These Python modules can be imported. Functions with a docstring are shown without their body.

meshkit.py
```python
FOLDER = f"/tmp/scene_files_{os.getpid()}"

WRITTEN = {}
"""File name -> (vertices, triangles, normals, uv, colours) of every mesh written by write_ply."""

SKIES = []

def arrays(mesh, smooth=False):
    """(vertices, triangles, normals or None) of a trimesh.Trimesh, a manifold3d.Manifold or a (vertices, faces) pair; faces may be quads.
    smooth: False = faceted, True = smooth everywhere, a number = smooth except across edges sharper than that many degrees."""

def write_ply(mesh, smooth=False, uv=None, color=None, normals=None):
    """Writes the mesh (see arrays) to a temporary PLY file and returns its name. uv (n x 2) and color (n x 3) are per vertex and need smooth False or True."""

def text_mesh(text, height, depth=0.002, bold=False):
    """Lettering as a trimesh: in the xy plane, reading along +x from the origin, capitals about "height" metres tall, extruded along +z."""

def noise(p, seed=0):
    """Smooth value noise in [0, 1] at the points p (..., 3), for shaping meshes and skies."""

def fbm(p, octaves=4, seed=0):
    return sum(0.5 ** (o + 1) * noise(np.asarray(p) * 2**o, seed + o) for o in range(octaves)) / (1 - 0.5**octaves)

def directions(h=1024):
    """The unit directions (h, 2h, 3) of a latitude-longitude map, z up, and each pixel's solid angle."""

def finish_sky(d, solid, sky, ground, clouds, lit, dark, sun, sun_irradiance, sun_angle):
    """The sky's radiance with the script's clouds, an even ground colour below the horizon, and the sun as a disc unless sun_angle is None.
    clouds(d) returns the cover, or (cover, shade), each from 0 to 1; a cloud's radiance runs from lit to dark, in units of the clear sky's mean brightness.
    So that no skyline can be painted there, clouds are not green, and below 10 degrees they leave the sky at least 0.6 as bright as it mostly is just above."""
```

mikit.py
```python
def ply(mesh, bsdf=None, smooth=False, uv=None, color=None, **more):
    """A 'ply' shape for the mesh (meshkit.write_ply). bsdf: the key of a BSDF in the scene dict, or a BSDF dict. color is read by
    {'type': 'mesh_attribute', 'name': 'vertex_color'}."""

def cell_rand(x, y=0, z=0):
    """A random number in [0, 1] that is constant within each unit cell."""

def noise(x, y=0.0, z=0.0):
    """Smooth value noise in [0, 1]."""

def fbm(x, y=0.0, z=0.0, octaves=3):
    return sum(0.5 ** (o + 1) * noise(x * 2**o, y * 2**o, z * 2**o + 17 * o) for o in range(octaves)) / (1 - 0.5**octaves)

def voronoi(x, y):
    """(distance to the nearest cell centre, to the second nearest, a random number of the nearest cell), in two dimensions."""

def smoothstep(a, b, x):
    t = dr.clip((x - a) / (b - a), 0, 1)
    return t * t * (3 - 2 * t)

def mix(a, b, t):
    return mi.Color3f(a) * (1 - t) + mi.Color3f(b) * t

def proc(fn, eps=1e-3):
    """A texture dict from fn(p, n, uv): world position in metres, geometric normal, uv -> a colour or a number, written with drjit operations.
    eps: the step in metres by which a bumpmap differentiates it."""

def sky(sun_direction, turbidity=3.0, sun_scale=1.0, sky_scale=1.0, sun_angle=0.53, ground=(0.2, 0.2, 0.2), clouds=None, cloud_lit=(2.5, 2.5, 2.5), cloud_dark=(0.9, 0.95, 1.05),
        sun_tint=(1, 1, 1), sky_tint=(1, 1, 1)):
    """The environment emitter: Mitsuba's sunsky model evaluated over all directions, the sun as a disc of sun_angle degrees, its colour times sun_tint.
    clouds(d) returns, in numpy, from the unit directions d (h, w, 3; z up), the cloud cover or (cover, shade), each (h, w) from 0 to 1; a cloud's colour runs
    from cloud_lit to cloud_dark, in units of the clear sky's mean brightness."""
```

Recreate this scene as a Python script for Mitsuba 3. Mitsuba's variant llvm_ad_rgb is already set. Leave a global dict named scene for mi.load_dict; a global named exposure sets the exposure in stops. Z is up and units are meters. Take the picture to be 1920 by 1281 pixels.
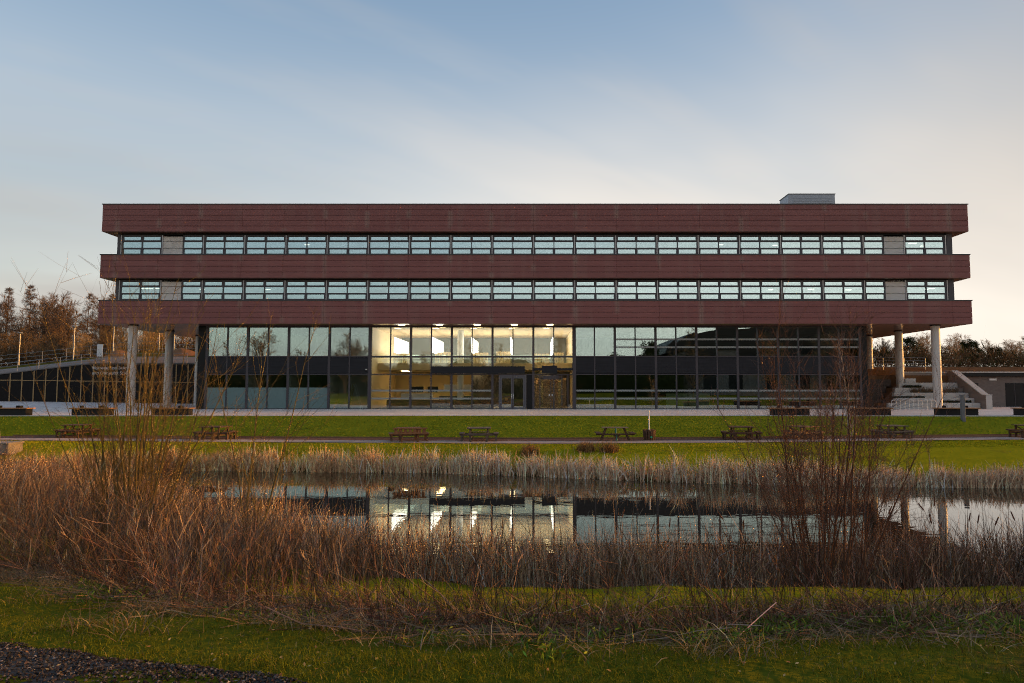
import math
import numpy as np
import trimesh
import drjit as dr
import mitsuba as mi
import mikit
import meshkit
from mikit import proc, mix, smoothstep

T = mi.ScalarTransform4f
scene, labels = {}, {}

# ------------------------------------------------------------------ camera, sky, exposure
EYE = 1.85
PITCH = math.atan(87.5 / 1280.0)
scene['camera'] = {
    'type': 'perspective', 'fov': math.degrees(2 * math.atan(960 / 1280.0)), 'fov_axis': 'x',
    'principal_point_offset_x': -40.0 / 1920.0,
    'near_clip': 0.1, 'far_clip': 3000.0,
    'to_world': T().look_at(origin=[0, 0, EYE], target=[0, math.cos(PITCH), EYE + math.sin(PITCH)], up=[0, 0, 1])}

SUN_AZ, SUN_EL = math.radians(84), math.radians(8.0)      # to the right of the view, low
SUN = [math.sin(SUN_AZ) * math.cos(SUN_EL), math.cos(SUN_AZ) * math.cos(SUN_EL), math.sin(SUN_EL)]


def cloud_cover(d):
    x, y, z = d[..., 0], d[..., 1], np.maximum(d[..., 2], 0.0)
    s = np.array([math.sin(SUN_AZ), math.cos(SUN_AZ), 0])
    toward = x * s[0] + y * s[1]                            # towards the sunset side
    el = np.degrees(np.arcsin(np.clip(z, 0, 1)))
    # high thin veil spreading from the sunset side
    q = np.stack([x / (z + 0.25), y / (z + 0.25), z * 0], -1)
    streak = meshkit.fbm(np.stack([q[..., 0] * 0.7 + q[..., 1] * 0.35, q[..., 1] * 1.6 - q[..., 0] * 0.8, z * 0 + 3.1], -1) * 0.9, 5, 4)
    veil = np.clip((toward - 0.12) / 0.80 + (streak - 0.5) * 1.25, 0, 1)
    veil = veil * veil * (3 - 2 * veil) * 0.94 * (0.80 + 0.20 * np.clip((el - 2.0) / 9.0, 0, 1))
    glow = np.exp(-((el - 8.0) / 13.0) ** 2) * np.clip(0.72 + 0.65 * toward, 0.0, 0.85) * (0.6 + 0.8 * streak)
    veil = 1 - (1 - veil) * (1 - np.clip(glow, 0, 0.9))
    wisps = np.clip((meshkit.fbm(np.stack([(q[..., 0] * 0.8 + q[..., 1] * 0.6) * 0.9, (q[..., 1] * 0.8 - q[..., 0] * 0.6) * 3.6, z * 0 + 8.0], -1), 6, 9) - 0.46) / 0.24, 0, 1) * (0.26 + 0.30 * np.clip(toward, 0, 1))
    low = np.clip(0.55 + (meshkit.fbm(np.stack([np.arctan2(x, y) * 4.0, z * 26.0, z * 0 + 1.7], -1), 4, 21) - 0.42) / 0.25, 0, 1) * np.clip((8.0 - el) / 1.0, 0, 1) * 0.7 * np.clip((0.35 - toward) / 0.5, 0, 1)
    sheet = 0.38 * np.clip((-0.05 - toward) / 0.6, 0, 1) * np.exp(-((el - 9.0) / 11.0) ** 2)
    cover = 1 - (1 - veil) * (1 - wisps) * (1 - low) * (1 - sheet)
    shade = np.clip(0.02 + 0.72 * low + 0.7 * sheet / 0.38 * (1 - low) + 0.95 * np.clip(toward - 0.42, 0, 1) + (el / 90.0) * 2.2 - 0.6 * (streak - 0.5), 0, 1)
    return np.clip(cover, 0, 0.94), shade


scene['sky'] = mikit.sky(SUN, turbidity=3.0, sun_scale=0.42, sky_scale=1.0, sun_angle=7.0, ground=(0.1, 0.09, 0.06), clouds=cloud_cover,
                         cloud_lit=(2.85, 2.56, 2.22), cloud_dark=(0.83, 0.79, 0.77), sun_tint=(1.0, 0.82, 0.62), sky_tint=(0.82, 0.79, 0.85))
exposure = 3.68

# ------------------------------------------------------------------ bookkeeping
M = 3.62                        # facade module
WATER = -2.32
counts = {}
ORD = ('first second third fourth fifth sixth seventh eighth ninth tenth eleventh twelfth thirteenth fourteenth fifteenth sixteenth seventeenth eighteenth nineteenth twentieth').split()


def order_labels(group, fmt):
    """number the labels of a row from left to right"""
    for o, (k, x) in zip(ORD, sorted(row[group], key=lambda q: q[1])):
        labels[k]['label'] = fmt.format(o)


row = {}


def uniq(key):
    n = counts.get(key, -1) + 1
    counts[key] = n
    return key if n == 0 else f'{key}_{n:03d}'


def thing(name, label, cat, group=None, kind=None):
    k = uniq(name)
    labels[k] = {'label': label, 'category': cat}
    if group:
        labels[k]['group'] = group
    if kind:
        labels[k]['kind'] = kind
    return k


def shape(key, mesh, bsdf, smooth=False, **kw):
    scene[key] = mikit.ply(mesh, bsdf, smooth=smooth, **kw)
    return key


def part(parent, name, mesh, bsdf, label=None, smooth=False, kind=None, **kw):
    k = uniq(f'{parent}__{name}')
    shape(k, mesh, bsdf, smooth, **kw)
    if label or kind:
        labels[k] = {}
        if label:
            labels[k]['label'] = label
        if kind:
            labels[k]['kind'] = kind
    return k


def copy_part(parent, name, src, to_world, label=None):
    k = uniq(f'{parent}__{name}')
    scene[k] = {**scene[src], 'to_world': to_world}
    return k


def structure(name, mesh, bsdf, label, smooth=False, **kw):
    shape(name, mesh, bsdf, smooth, **kw)
    labels[name] = {'kind': 'structure', 'label': label}


# ------------------------------------------------------------------ mesh helpers
BOXF = np.array([[0, 2, 1], [0, 3, 2], [4, 5, 6], [4, 6, 7], [0, 1, 5], [0, 5, 4], [1, 2, 6], [1, 6, 5], [2, 3, 7], [2, 7, 6], [3, 0, 4], [3, 4, 7]])


class MB:
    def __init__(self):
        self.v, self.f, self.n = [], [], 0

    def add(self, v, f):
        self.v.append(np.asarray(v, float))
        self.f.append(np.asarray(f, int) + self.n)
        self.n += len(v)
        return self

    def box(self, x0, x1, y0, y1, z0, z1):
        return self.add([[x0, y0, z0], [x1, y0, z0], [x1, y1, z0], [x0, y1, z0], [x0, y0, z1], [x1, y0, z1], [x1, y1, z1], [x0, y1, z1]], BOXF)

    def cbox(self, x0, x1, y0, y1, z0, z1, c=0.01):
        """box whose front (-y) edges are chamfered"""
        b = [[x0, y1, z0], [x1, y1, z0], [x1, y1, z1], [x0, y1, z1], [x0, y0 + c, z0], [x1, y0 + c, z0], [x1, y0 + c, z1], [x0, y0 + c, z1],
             [x0 + c, y0, z0 + c], [x1 - c, y0, z0 + c], [x1 - c, y0, z1 - c], [x0 + c, y0, z1 - c]]
        q = [[0, 3, 2, 1], [0, 1, 5, 4], [1, 2, 6, 5], [2, 3, 7, 6], [3, 0, 4, 7], [4, 5, 9, 8], [5, 6, 10, 9], [6, 7, 11, 10], [7, 4, 8, 11], [8, 9, 10, 11]]
        q = np.array(q)
        return self.add(b, np.vstack([q[:, [0, 1, 2]], q[:, [0, 2, 3]]]))

    def bar(self, a, b, w, h=None, up=(0, 0, 1)):
        """square bar from a to b; w across, h along up"""
        a, b, up = np.array(a, float), np.array(b, float), np.array(up, float)
        h = w if h is None else h
        d = (b - a) / np.linalg.norm(b - a)
        s = np.cross(d, up)
        if np.linalg.norm(s) < 1e-6:
            s = np.cross(d, [1, 0, 0])
        s /= np.linalg.norm(s)
        u = np.cross(s, d)
        s, u = s * w / 2, u * h / 2
        return self.add([a - s - u, a + s - u, b + s - u, b - s - u, a - s + u, a + s + u, b + s + u, b - s + u], BOXF)

    def cyl(self, a, b, r0, r1=None, n=12):
        r1 = r0 if r1 is None else r1
        v, f = tubes(np.array([[a, b]], float), np.array([[r0, r1]], float), n)
        self.add(v, f)
        base = np.array([v[:n], v[n:]])
        self.add(np.vstack([base[0], [a]]), [[i, n, (i + 1) % n][::1] for i in range(n)])
        return self.add(np.vstack([base[1], [b]]), [[i, (i + 1) % n, n] for i in range(n)])

    def mesh(self):
        return np.vstack(self.v), np.vstack(self.f)


def box(*a):
    return MB().box(*a).mesh()


def tubes(P, R, sides=3):
    P, R = np.asarray(P, float), np.asarray(R, float)
    N, K, _ = P.shape
    t = np.gradient(P, axis=1)
    t /= np.linalg.norm(t, axis=2, keepdims=True) + 1e-12
    ref = np.where(np.abs(t[:, :1, 2:]) < 0.9, np.array([0, 0, 1.0]), np.array([1.0, 0, 0]))
    a = np.cross(t, np.broadcast_to(ref, t.shape))
    a /= np.linalg.norm(a, axis=2, keepdims=True) + 1e-12
    b = np.cross(t, a)
    ang = np.arange(sides) * 2 * np.pi / sides
    v = P[:, :, None] + R[:, :, None, None] * (np.cos(ang)[None, None, :, None] * a[:, :, None] + np.sin(ang)[None, None, :, None] * b[:, :, None])
    i, k, j = np.meshgrid(np.arange(N), np.arange(K - 1), np.arange(sides), indexing='ij')
    o, j2 = i * K * sides + k * sides, (j + 1) % sides
    q = np.stack([o + j, o + j2, o + sides + j2, o + sides + j], -1).reshape(-1, 4)
    return v.reshape(-1, 3), np.vstack([q[:, [0, 1, 2]], q[:, [0, 2, 3]]])


def ribbons(P, W, side):
    P, W = np.asarray(P, float), np.asarray(W, float)
    N, K, _ = P.shape
    s = side[:, None, :] * W[:, :, None] / 2
    v = np.stack([P - s, P + s], 2).reshape(-1, 3)
    i, k = np.meshgrid(np.arange(N), np.arange(K - 1), indexing='ij')
    o = i * K * 2 + k * 2
    q = np.stack([o, o + 1, o + 3, o + 2], -1).reshape(-1, 4)
    return v, np.vstack([q[:, [0, 1, 2]], q[:, [0, 2, 3]]])


def join(*ms):
    vs, fs, n = [], [], 0
    for v, f in ms:
        vs.append(v)
        fs.append(np.asarray(f) + n)
        n += len(v)
    return np.vstack(vs), np.vstack(fs)


def unit(v):
    return v / (np.linalg.norm(v, axis=-1, keepdims=True) + 1e-12)


# ------------------------------------------------------------------ materials
def rgb(*c):
    return {'type': 'rgb', 'value': list(c)}


def mat(name, bsdf, two=True):
    scene[name] = {'type': 'twosided', 'bsdf': bsdf} if two else bsdf
    return name


def princ(col, rough=0.6, **kw):
    return {'type': 'principled', 'base_color': col if isinstance(col, dict) else rgb(*col), 'roughness': rough, **kw}


def f_clad(p, n, uv):
    board = mikit.cell_rand(dr.floor(p.x / M), dr.floor(p.z / 0.48), 3)
    grain = mikit.fbm(p.x * 0.9, p.y * 0.9, p.z * 30.0, 3)
    blot = mikit.fbm(p.x * 0.35, p.z * 0.8, 2.0, 3)
    run = smoothstep(0.62, 0.8, mikit.noise(p.x * 2.2, p.z * 0.15, 7.0))
    col = mix((0.185, 0.066, 0.062), (0.295, 0.114, 0.104), grain * 0.55 + board * 0.3 + blot * 0.3)
    joint = dr.abs(p.x / M - dr.floor(p.x / M + 0.5)) * M
    stain = (1 - smoothstep(0.03, 0.35, joint)) * smoothstep(0.38, 0.75, mikit.noise(p.x * 0.7, p.z * 1.3, 3.0))
    return mix(col, (0.30, 0.19, 0.16), dr.clip(run * 0.15 + stain * 0.6, 0, 1))


def f_ridge(p, n, uv):
    return mikit.noise(p.z * 14.0, p.x * 0.25, 5.0) * 0.7 + mikit.noise(p.z * 45.0, p.x * 0.6, 1.0) * 0.3


mat('m_clad', {'type': 'bumpmap', 'arbitrary': proc(f_ridge, 4e-3), 'scale': 0.012, 'bsdf': princ(proc(f_clad), 0.55, specular=0.3)})
mat('m_clad_back', princ((0.03, 0.015, 0.014), 0.7))
mat('m_cap', princ((0.05, 0.05, 0.05), 0.45))
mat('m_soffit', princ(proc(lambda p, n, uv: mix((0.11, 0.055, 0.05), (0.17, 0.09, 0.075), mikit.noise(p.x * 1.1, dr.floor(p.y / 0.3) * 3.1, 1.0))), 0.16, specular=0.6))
mat('m_dark', princ((0.010, 0.010, 0.011), 0.5, specular=0.25))
mat('m_frame', princ((0.072, 0.063, 0.072), 0.45, specular=0.35))
mat('m_silver', princ((0.42, 0.40, 0.40), 0.35, metallic=0.5))
mat('m_infill', princ(proc(lambda p, n, uv: mix((0.58, 0.52, 0.48), (0.66, 0.60, 0.56), mikit.noise(p.x * 2.0, p.z * 3.0, 0.0))), 0.5))


def f_spandrel(p, n, uv):
    return mix((0.008, 0.009, 0.014), (0.018, 0.019, 0.027), mikit.fbm(p.x * 0.8, p.z * 24.0, 3.0, 3))


mat('m_spandrel', {'type': 'bumpmap', 'arbitrary': proc(f_ridge, 4e-3), 'scale': 0.006, 'bsdf': princ(proc(f_spandrel), 0.45, specular=0.3)})
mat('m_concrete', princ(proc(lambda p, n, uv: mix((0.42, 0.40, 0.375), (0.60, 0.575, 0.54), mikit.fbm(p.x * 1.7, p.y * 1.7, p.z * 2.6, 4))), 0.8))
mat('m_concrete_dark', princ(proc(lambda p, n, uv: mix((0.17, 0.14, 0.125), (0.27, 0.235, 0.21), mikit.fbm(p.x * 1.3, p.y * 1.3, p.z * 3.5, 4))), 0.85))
mat('m_column', princ(proc(lambda p, n, uv: mix((0.50, 0.46, 0.42), (0.62, 0.58, 0.54), mikit.fbm(p.x * 3, p.y * 3, p.z * 0.8, 3))), 0.45))
mat('m_white_inside', princ((0.62, 0.60, 0.55), 0.7))
mat('m_blind', princ((0.60, 0.60, 0.56), 0.8))
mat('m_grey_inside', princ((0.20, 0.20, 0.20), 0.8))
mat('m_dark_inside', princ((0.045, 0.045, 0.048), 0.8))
mat('m_tan_wall', princ((0.50, 0.39, 0.21), 0.7))
mat('m_teal_wall', princ((0.16, 0.17, 0.15), 0.7))
mat('m_oak', princ(proc(lambda p, n, uv: mix((0.34, 0.20, 0.08), (0.50, 0.32, 0.14), mikit.fbm(p.x * 1.5, p.y * 12, p.z * 12, 3))), 0.6))
mat('m_yellow', princ((0.50, 0.40, 0.12), 0.5))
mat('m_frost', princ((0.135, 0.215, 0.215), 0.35, specular=0.5))
mat('m_strip', princ((0.30, 0.32, 0.31), 0.7))


def glass(name, ior, tint, tr):
    scene[name] = {'type': 'thindielectric', 'int_ior': ior, 'ext_ior': 1.0, 'specular_reflectance': rgb(*tint), 'specular_transmittance': rgb(*tr)}


glass('g_ribbon', 5.5, (0.70, 0.93, 1.0), (0.36, 0.42, 0.42))
glass('g_ground', 3.9, (0.74, 0.95, 0.94), (0.70, 0.78, 0.76))
glass('g_entrance', 2.35, (0.85, 1.0, 0.95), (0.95, 0.97, 0.92))


def f_paving(p, n, uv):
    row = dr.floor(p.y / 0.6)
    slab = mikit.cell_rand(dr.floor(p.x / 0.9 + row * 0.5), row, 2)
    jx = dr.abs(p.x / 0.9 + row * 0.5 - dr.floor(p.x / 0.9 + row * 0.5) - 0.5)
    jy = dr.abs(p.y / 0.6 - row - 0.5)
    base = mix((0.46, 0.40, 0.38), (0.62, 0.56, 0.53), slab * 0.6 + mikit.fbm(p.x * 0.5, p.y * 0.5, 1.0, 3) * 0.5)
    return mix(base, (0.30, 0.27, 0.25), dr.clip(smoothstep(0.47, 0.5, jx) + smoothstep(0.46, 0.5, jy), 0, 1) * 0.6)


mat('m_paving', princ(proc(f_paving), 0.6))
mat('m_path', princ(proc(lambda p, n, uv: mix((0.22, 0.17, 0.15), (0.36, 0.285, 0.255), mikit.fbm(p.x * 2.5, p.y * 2.5, 3.0, 4))), 0.9))
mat('m_mulch', princ(proc(lambda p, n, uv: mix((0.045, 0.020, 0.013), (0.15, 0.075, 0.05), mikit.fbm(p.x * 7, p.y * 7, 1.0, 3))), 0.95))
mat('m_edge_timber', princ((0.22, 0.12, 0.06), 0.8))


def near_line(X):
    """near waterline of the pond"""
    return np.interp(X, [-60, -34, -27, -20, -13, -9, -4.3, 0, 10, 30, 60], [30, 30.5, 30.5, 27, 21.5, 18.6, 15.7, 14.7, 14.6, 14.8, 20])


def far_line(X):
    return np.interp(X, [-60, -34, -27, -22, -16, -13, -5, 0, 6, 12, 18, 40, 70], [30.2, 30.8, 32, 34.6, 35.2, 34.7, 34.2, 32.9, 30.8, 29.8, 29.2, 29, 26])


def path_line(X):
    """near edge of the footpath"""
    return np.interp(X, [-80, -30, -18, 0, 10, 20, 30, 80], [41, 40.0, 38.9, 37.6, 38.2, 39.6, 40.8, 42])


def f_ground(p, n, uv):
    big = mikit.fbm(p.x * 0.22, p.y * 0.3, 5.0, 3)
    mid = mikit.fbm(p.x * 1.3, p.y * 2.0, 2.0, 3)
    fine = mikit.fbm(p.x * 11, p.y * 11, 1.0, 2)
    lush = mix((0.11, 0.145, 0.008), (0.26, 0.285, 0.022), mid * 0.4 + fine * 0.4 + big * 0.25)          # mown lawn, greener
    moss = mix((0.21, 0.22, 0.008), (0.40, 0.36, 0.018), mid * 0.5 + fine * 0.5)          # yellow mossy turf by the pond
    turf = mix((0.060, 0.075, 0.007), (0.15, 0.15, 0.016), mid * 0.55 + fine * 0.45)        # rough turf of the near bank
    soil = mix((0.035, 0.022, 0.012), (0.11, 0.07, 0.04), fine)
    g = mix(turf, moss, dr.maximum(smoothstep(20, 34, p.y), 0.7 * smoothstep(7.5, 10.0, p.y)))
    g = mix(g, lush, smoothstep(38.5, 40.5, p.y))
    g = mix(g, mix(soil, g, 0.4), smoothstep(0.56, 0.70, big * 0.6 + mid * 0.4) * (1 - smoothstep(34, 38, p.y)))
    g = mix(g, soil, (1 - smoothstep(-2.2, -1.95, p.z)) * 0.9)
    far = mix((0.075, 0.085, 0.012), (0.12, 0.10, 0.035), mid)
    g = mix(g, far, smoothstep(74, 80, p.y))
    bank = smoothstep(63, 66, p.y) * smoothstep(-34, -30, p.x)
    return mix(g, mix((0.12, 0.06, 0.03), (0.22, 0.12, 0.06), mid), bank)


mat('m_ground', {'type': 'bumpmap', 'arbitrary': proc(lambda p, n, uv: mikit.fbm(p.x * 9, p.y * 9, 1.0, 3), 0.01), 'scale': 0.06,
                 'bsdf': {'type': 'diffuse', 'reflectance': proc(f_ground)}})
mat('m_gravel_bed', princ(proc(lambda p, n, uv: mix((0.012, 0.010, 0.010), (0.045, 0.040, 0.039), mikit.fbm(p.x * 30, p.y * 30, 1.0, 2))), 0.9))
mat('m_vcol', {'type': 'diffuse', 'reflectance': {'type': 'mesh_attribute', 'name': 'vertex_color'}})


def f_bark(p, n, uv):
    return mikit.fbm(p.x * 14, p.y * 14, p.z * 5, 3)


mat('m_willow', {'type': 'diffuse', 'reflectance': proc(lambda p, n, uv: mix((0.095, 0.070, 0.028), (0.23, 0.17, 0.075), f_bark(p, n, uv)))})
mat('m_redtwig', {'type': 'diffuse', 'reflectance': proc(lambda p, n, uv: mix((0.075, 0.042, 0.032), (0.175, 0.10, 0.075), f_bark(p, n, uv)))})
mat('m_birch', {'type': 'diffuse', 'reflectance': proc(lambda p, n, uv: mix((0.12, 0.07, 0.05), (0.46, 0.36, 0.30), smoothstep(0.35, 0.6, f_bark(p, n, uv))))})
mat('m_trunk', {'type': 'diffuse', 'reflectance': rgb(0.12, 0.08, 0.05)})
mat('m_twig_brown', {'type': 'diffuse', 'reflectance': rgb(0.20, 0.140, 0.085)})
mat('m_twig_red', {'type': 'diffuse', 'reflectance': rgb(0.15, 0.105, 0.080)})
mat('m_twig_ochre', {'type': 'diffuse', 'reflectance': rgb(0.46, 0.31, 0.16)})
mat('m_evergreen', {'type': 'diffuse', 'reflectance': rgb(0.035, 0.042, 0.016)})
mat('m_table_wood', princ(proc(lambda p, n, uv: mix((0.055, 0.027, 0.014), (0.14, 0.075, 0.040), mikit.fbm(p.x * 5, p.y * 9, p.z * 9, 3))), 0.75))
mat('m_bench_timber', princ(proc(lambda p, n, uv: mix((0.26, 0.12, 0.05), (0.42, 0.22, 0.10), mikit.fbm(p.x * 2, p.y * 14, p.z * 14, 3))), 0.6))
mat('m_galv', princ((0.36, 0.37, 0.38), 0.45, metallic=0.4))
mat('m_green_post', princ((0.03, 0.16, 0.12), 0.5))
mat('m_white', princ((0.75, 0.74, 0.72), 0.5))
mat('m_roofbox', princ((0.30, 0.32, 0.36), 0.4, metallic=0.3))
mat('m_brick_grey', princ(proc(lambda p, n, uv: mix((0.13, 0.105, 0.095), (0.20, 0.17, 0.155), mikit.fbm(p.x * 4, p.y * 4, dr.floor(p.z / 0.12) * 2.3, 3))), 0.85))
scene['m_water'] = {'type': 'bumpmap', 'arbitrary': proc(lambda p, n, uv: mikit.fbm(p.x * 1.6, p.y * 4.0, 1.0, 3), 0.02), 'scale': 0.0011,
                    'bsdf': {'type': 'plastic', 'int_ior': 1.8, 'diffuse_reflectance': rgb(0.018, 0.016, 0.010)}}


def lamp(w):
    return {'type': 'area', 'radiance': rgb(*[c * 0.20 for c in w])}


# ------------------------------------------------------------------ ground
def plaza_edge(X):
    return np.full_like(np.asarray(X, float), 46.3)


WALL_Y = 78.0


def wall_top(X):
    return np.interp(X, [-90, -61, -51, -34], [0.6, 3.5, 4.68, 4.70])


def ground_z(x, y):
    x, y = np.broadcast_arrays(np.asarray(x, float), np.asarray(y, float))
    yn, yf, yp = near_line(x), far_line(x), path_line(x)
    yf = np.maximum(yf, yn + 0.2)
    pond = yf > yn + 0.8
    t = np.clip((y - 4.0) / (yn - 4.0), 0, 1)
    z = 0.2 - 2.52 * (0.35 * t + 0.65 * t ** 1.15)
    s = np.clip((y - yn) / (yf - yn), 0, 1)
    z = z - 0.7 * np.sin(np.pi * s) * pond
    u = np.clip((y - yf) / (yp - yf), 0, 1)
    up = np.clip(u * 1.25, 0, 1)
    z = np.where(y > yf, WATER + (1.12) * (1 - (1 - up) ** 1.6), z)
    w = np.clip((y - (yp + 3.6)) / (46.3 - (yp + 3.6)), 0, 1)
    z = z + 1.2 * (w * 0.6 + 0.4 * w * w * (3 - 2 * w)) * (y > yf)
    # left: plaza rises a little, hillside behind the glazed wall
    left = np.clip((-x - 30) / 6.0, 0, 1)
    z = z + 0.36 * np.clip((-x - 32) / 28.0, 0, 1) * np.clip((y - 50) / 20, 0, 1) * (y < WALL_Y + 0.3)
    back = np.clip((y - WALL_Y - 0.3) / 24.0, 0, 1)
    hill = wall_top(x) - 0.1 + 2.4 * (1 - (1 - back) ** 3)
    z = np.where(y > WALL_Y + 0.3, hill * np.where(x < -29.6, 1, 0) + z * np.where(x < -29.6, 0, 1), z)
    # right: raised ground behind the terraces and behind the low building
    lim = np.where(x < 40.9, 66.4, 75.0)
    r = np.where((x > 29.6) & (y > lim), 3.1 + 0.9 * np.clip((y - lim) / 6, 0, 1) + 1.2 * np.clip((y - 74) / 30, 0, 1), 0)
    z = z + r
    mid = (np.abs(x) <= 29.6) & (y > 82)
    z = np.where(mid, 4.0 + 1.2 * np.clip((y - 82) / 20, 0, 1), z)
    bumps = (meshkit.fbm(np.stack([x * 0.9, y * 0.9, x * 0], -1), 3, 2) - 0.5) * 0.22
    z = z + bumps * np.where((y > 4.3) & (y < yn - 0.6), np.clip((y - 4.3) / 1.5, 0, 1), 0)
    return z


def grid_mesh(xs, ys, zf):
    X, Y = np.meshgrid(xs, ys, indexing='ij')
    v = np.stack([X, Y, zf(X, Y)], -1).reshape(-1, 3)
    i, j = np.meshgrid(np.arange(len(xs) - 1), np.arange(len(ys) - 1), indexing='ij')
    a = i * len(ys) + j
    q = np.stack([a, a + len(ys), a + len(ys) + 1, a + 1], -1).reshape(-1, 4)
    return v, np.vstack([q[:, [0, 1, 2]], q[:, [0, 2, 3]]])


xs = np.unique(np.round(np.concatenate([np.linspace(-900, -90, 22), np.arange(-90, -20, 1.0), np.arange(-20, 20, 0.3), np.arange(20, 60, 0.8), np.linspace(60, 900, 24)]), 3))
xs = np.unique(np.concatenate([xs, [-29.61, -29.59, 29.59, 29.61, 40.88, 40.92]]))
ys = np.unique(np.concatenate([np.linspace(-700, -40, 14), np.arange(-40, 0, 4.0), np.arange(0, 16, 0.2), np.arange(16, 50, 0.4), np.arange(50, 84, 1.0), np.linspace(84, 140, 20), np.linspace(150, 1200, 12),
                               [66.39, 66.41, 74.99, 75.01, WALL_Y + 0.29, WALL_Y + 0.31, 81.99, 82.01, 46.3]]))
structure('ground', grid_mesh(xs, ys, ground_z), 'm_ground', 'mossy turf sloping from the near bank round the pond up to the lawn', smooth=40)

pw = np.array([[-36, 0], [60, 0]])
shape('pond_water', (np.array([[-40.0, 12, WATER], [75, 12, WATER], [75, 38, WATER], [-40, 38, WATER]]), np.array([[0, 1, 2], [0, 2, 3]])), 'm_water')
labels['pond_water'] = {'kind': 'structure', 'label': 'still dark pond mirroring the glazed facade'}


def strip(xs_, f0, f1, n, lift):
    xs_ = np.asarray(xs_, float)
    tt = np.linspace(0, 1, n)
    X = np.repeat(xs_[:, None], n, 1)
    Y = f0(xs_)[:, None] * (1 - tt) + f1(xs_)[:, None] * tt
    v = np.stack([X, Y, ground_z(X, Y) + lift], -1).reshape(-1, 3)
    i, j = np.meshgrid(np.arange(len(xs_) - 1), np.arange(n - 1), indexing='ij')
    a = i * n + j
    q = np.stack([a, a + n, a + n + 1, a + 1], -1).reshape(-1, 4)
    return v, np.vstack([q[:, [0, 1, 2]], q[:, [0, 2, 3]]])


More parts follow.
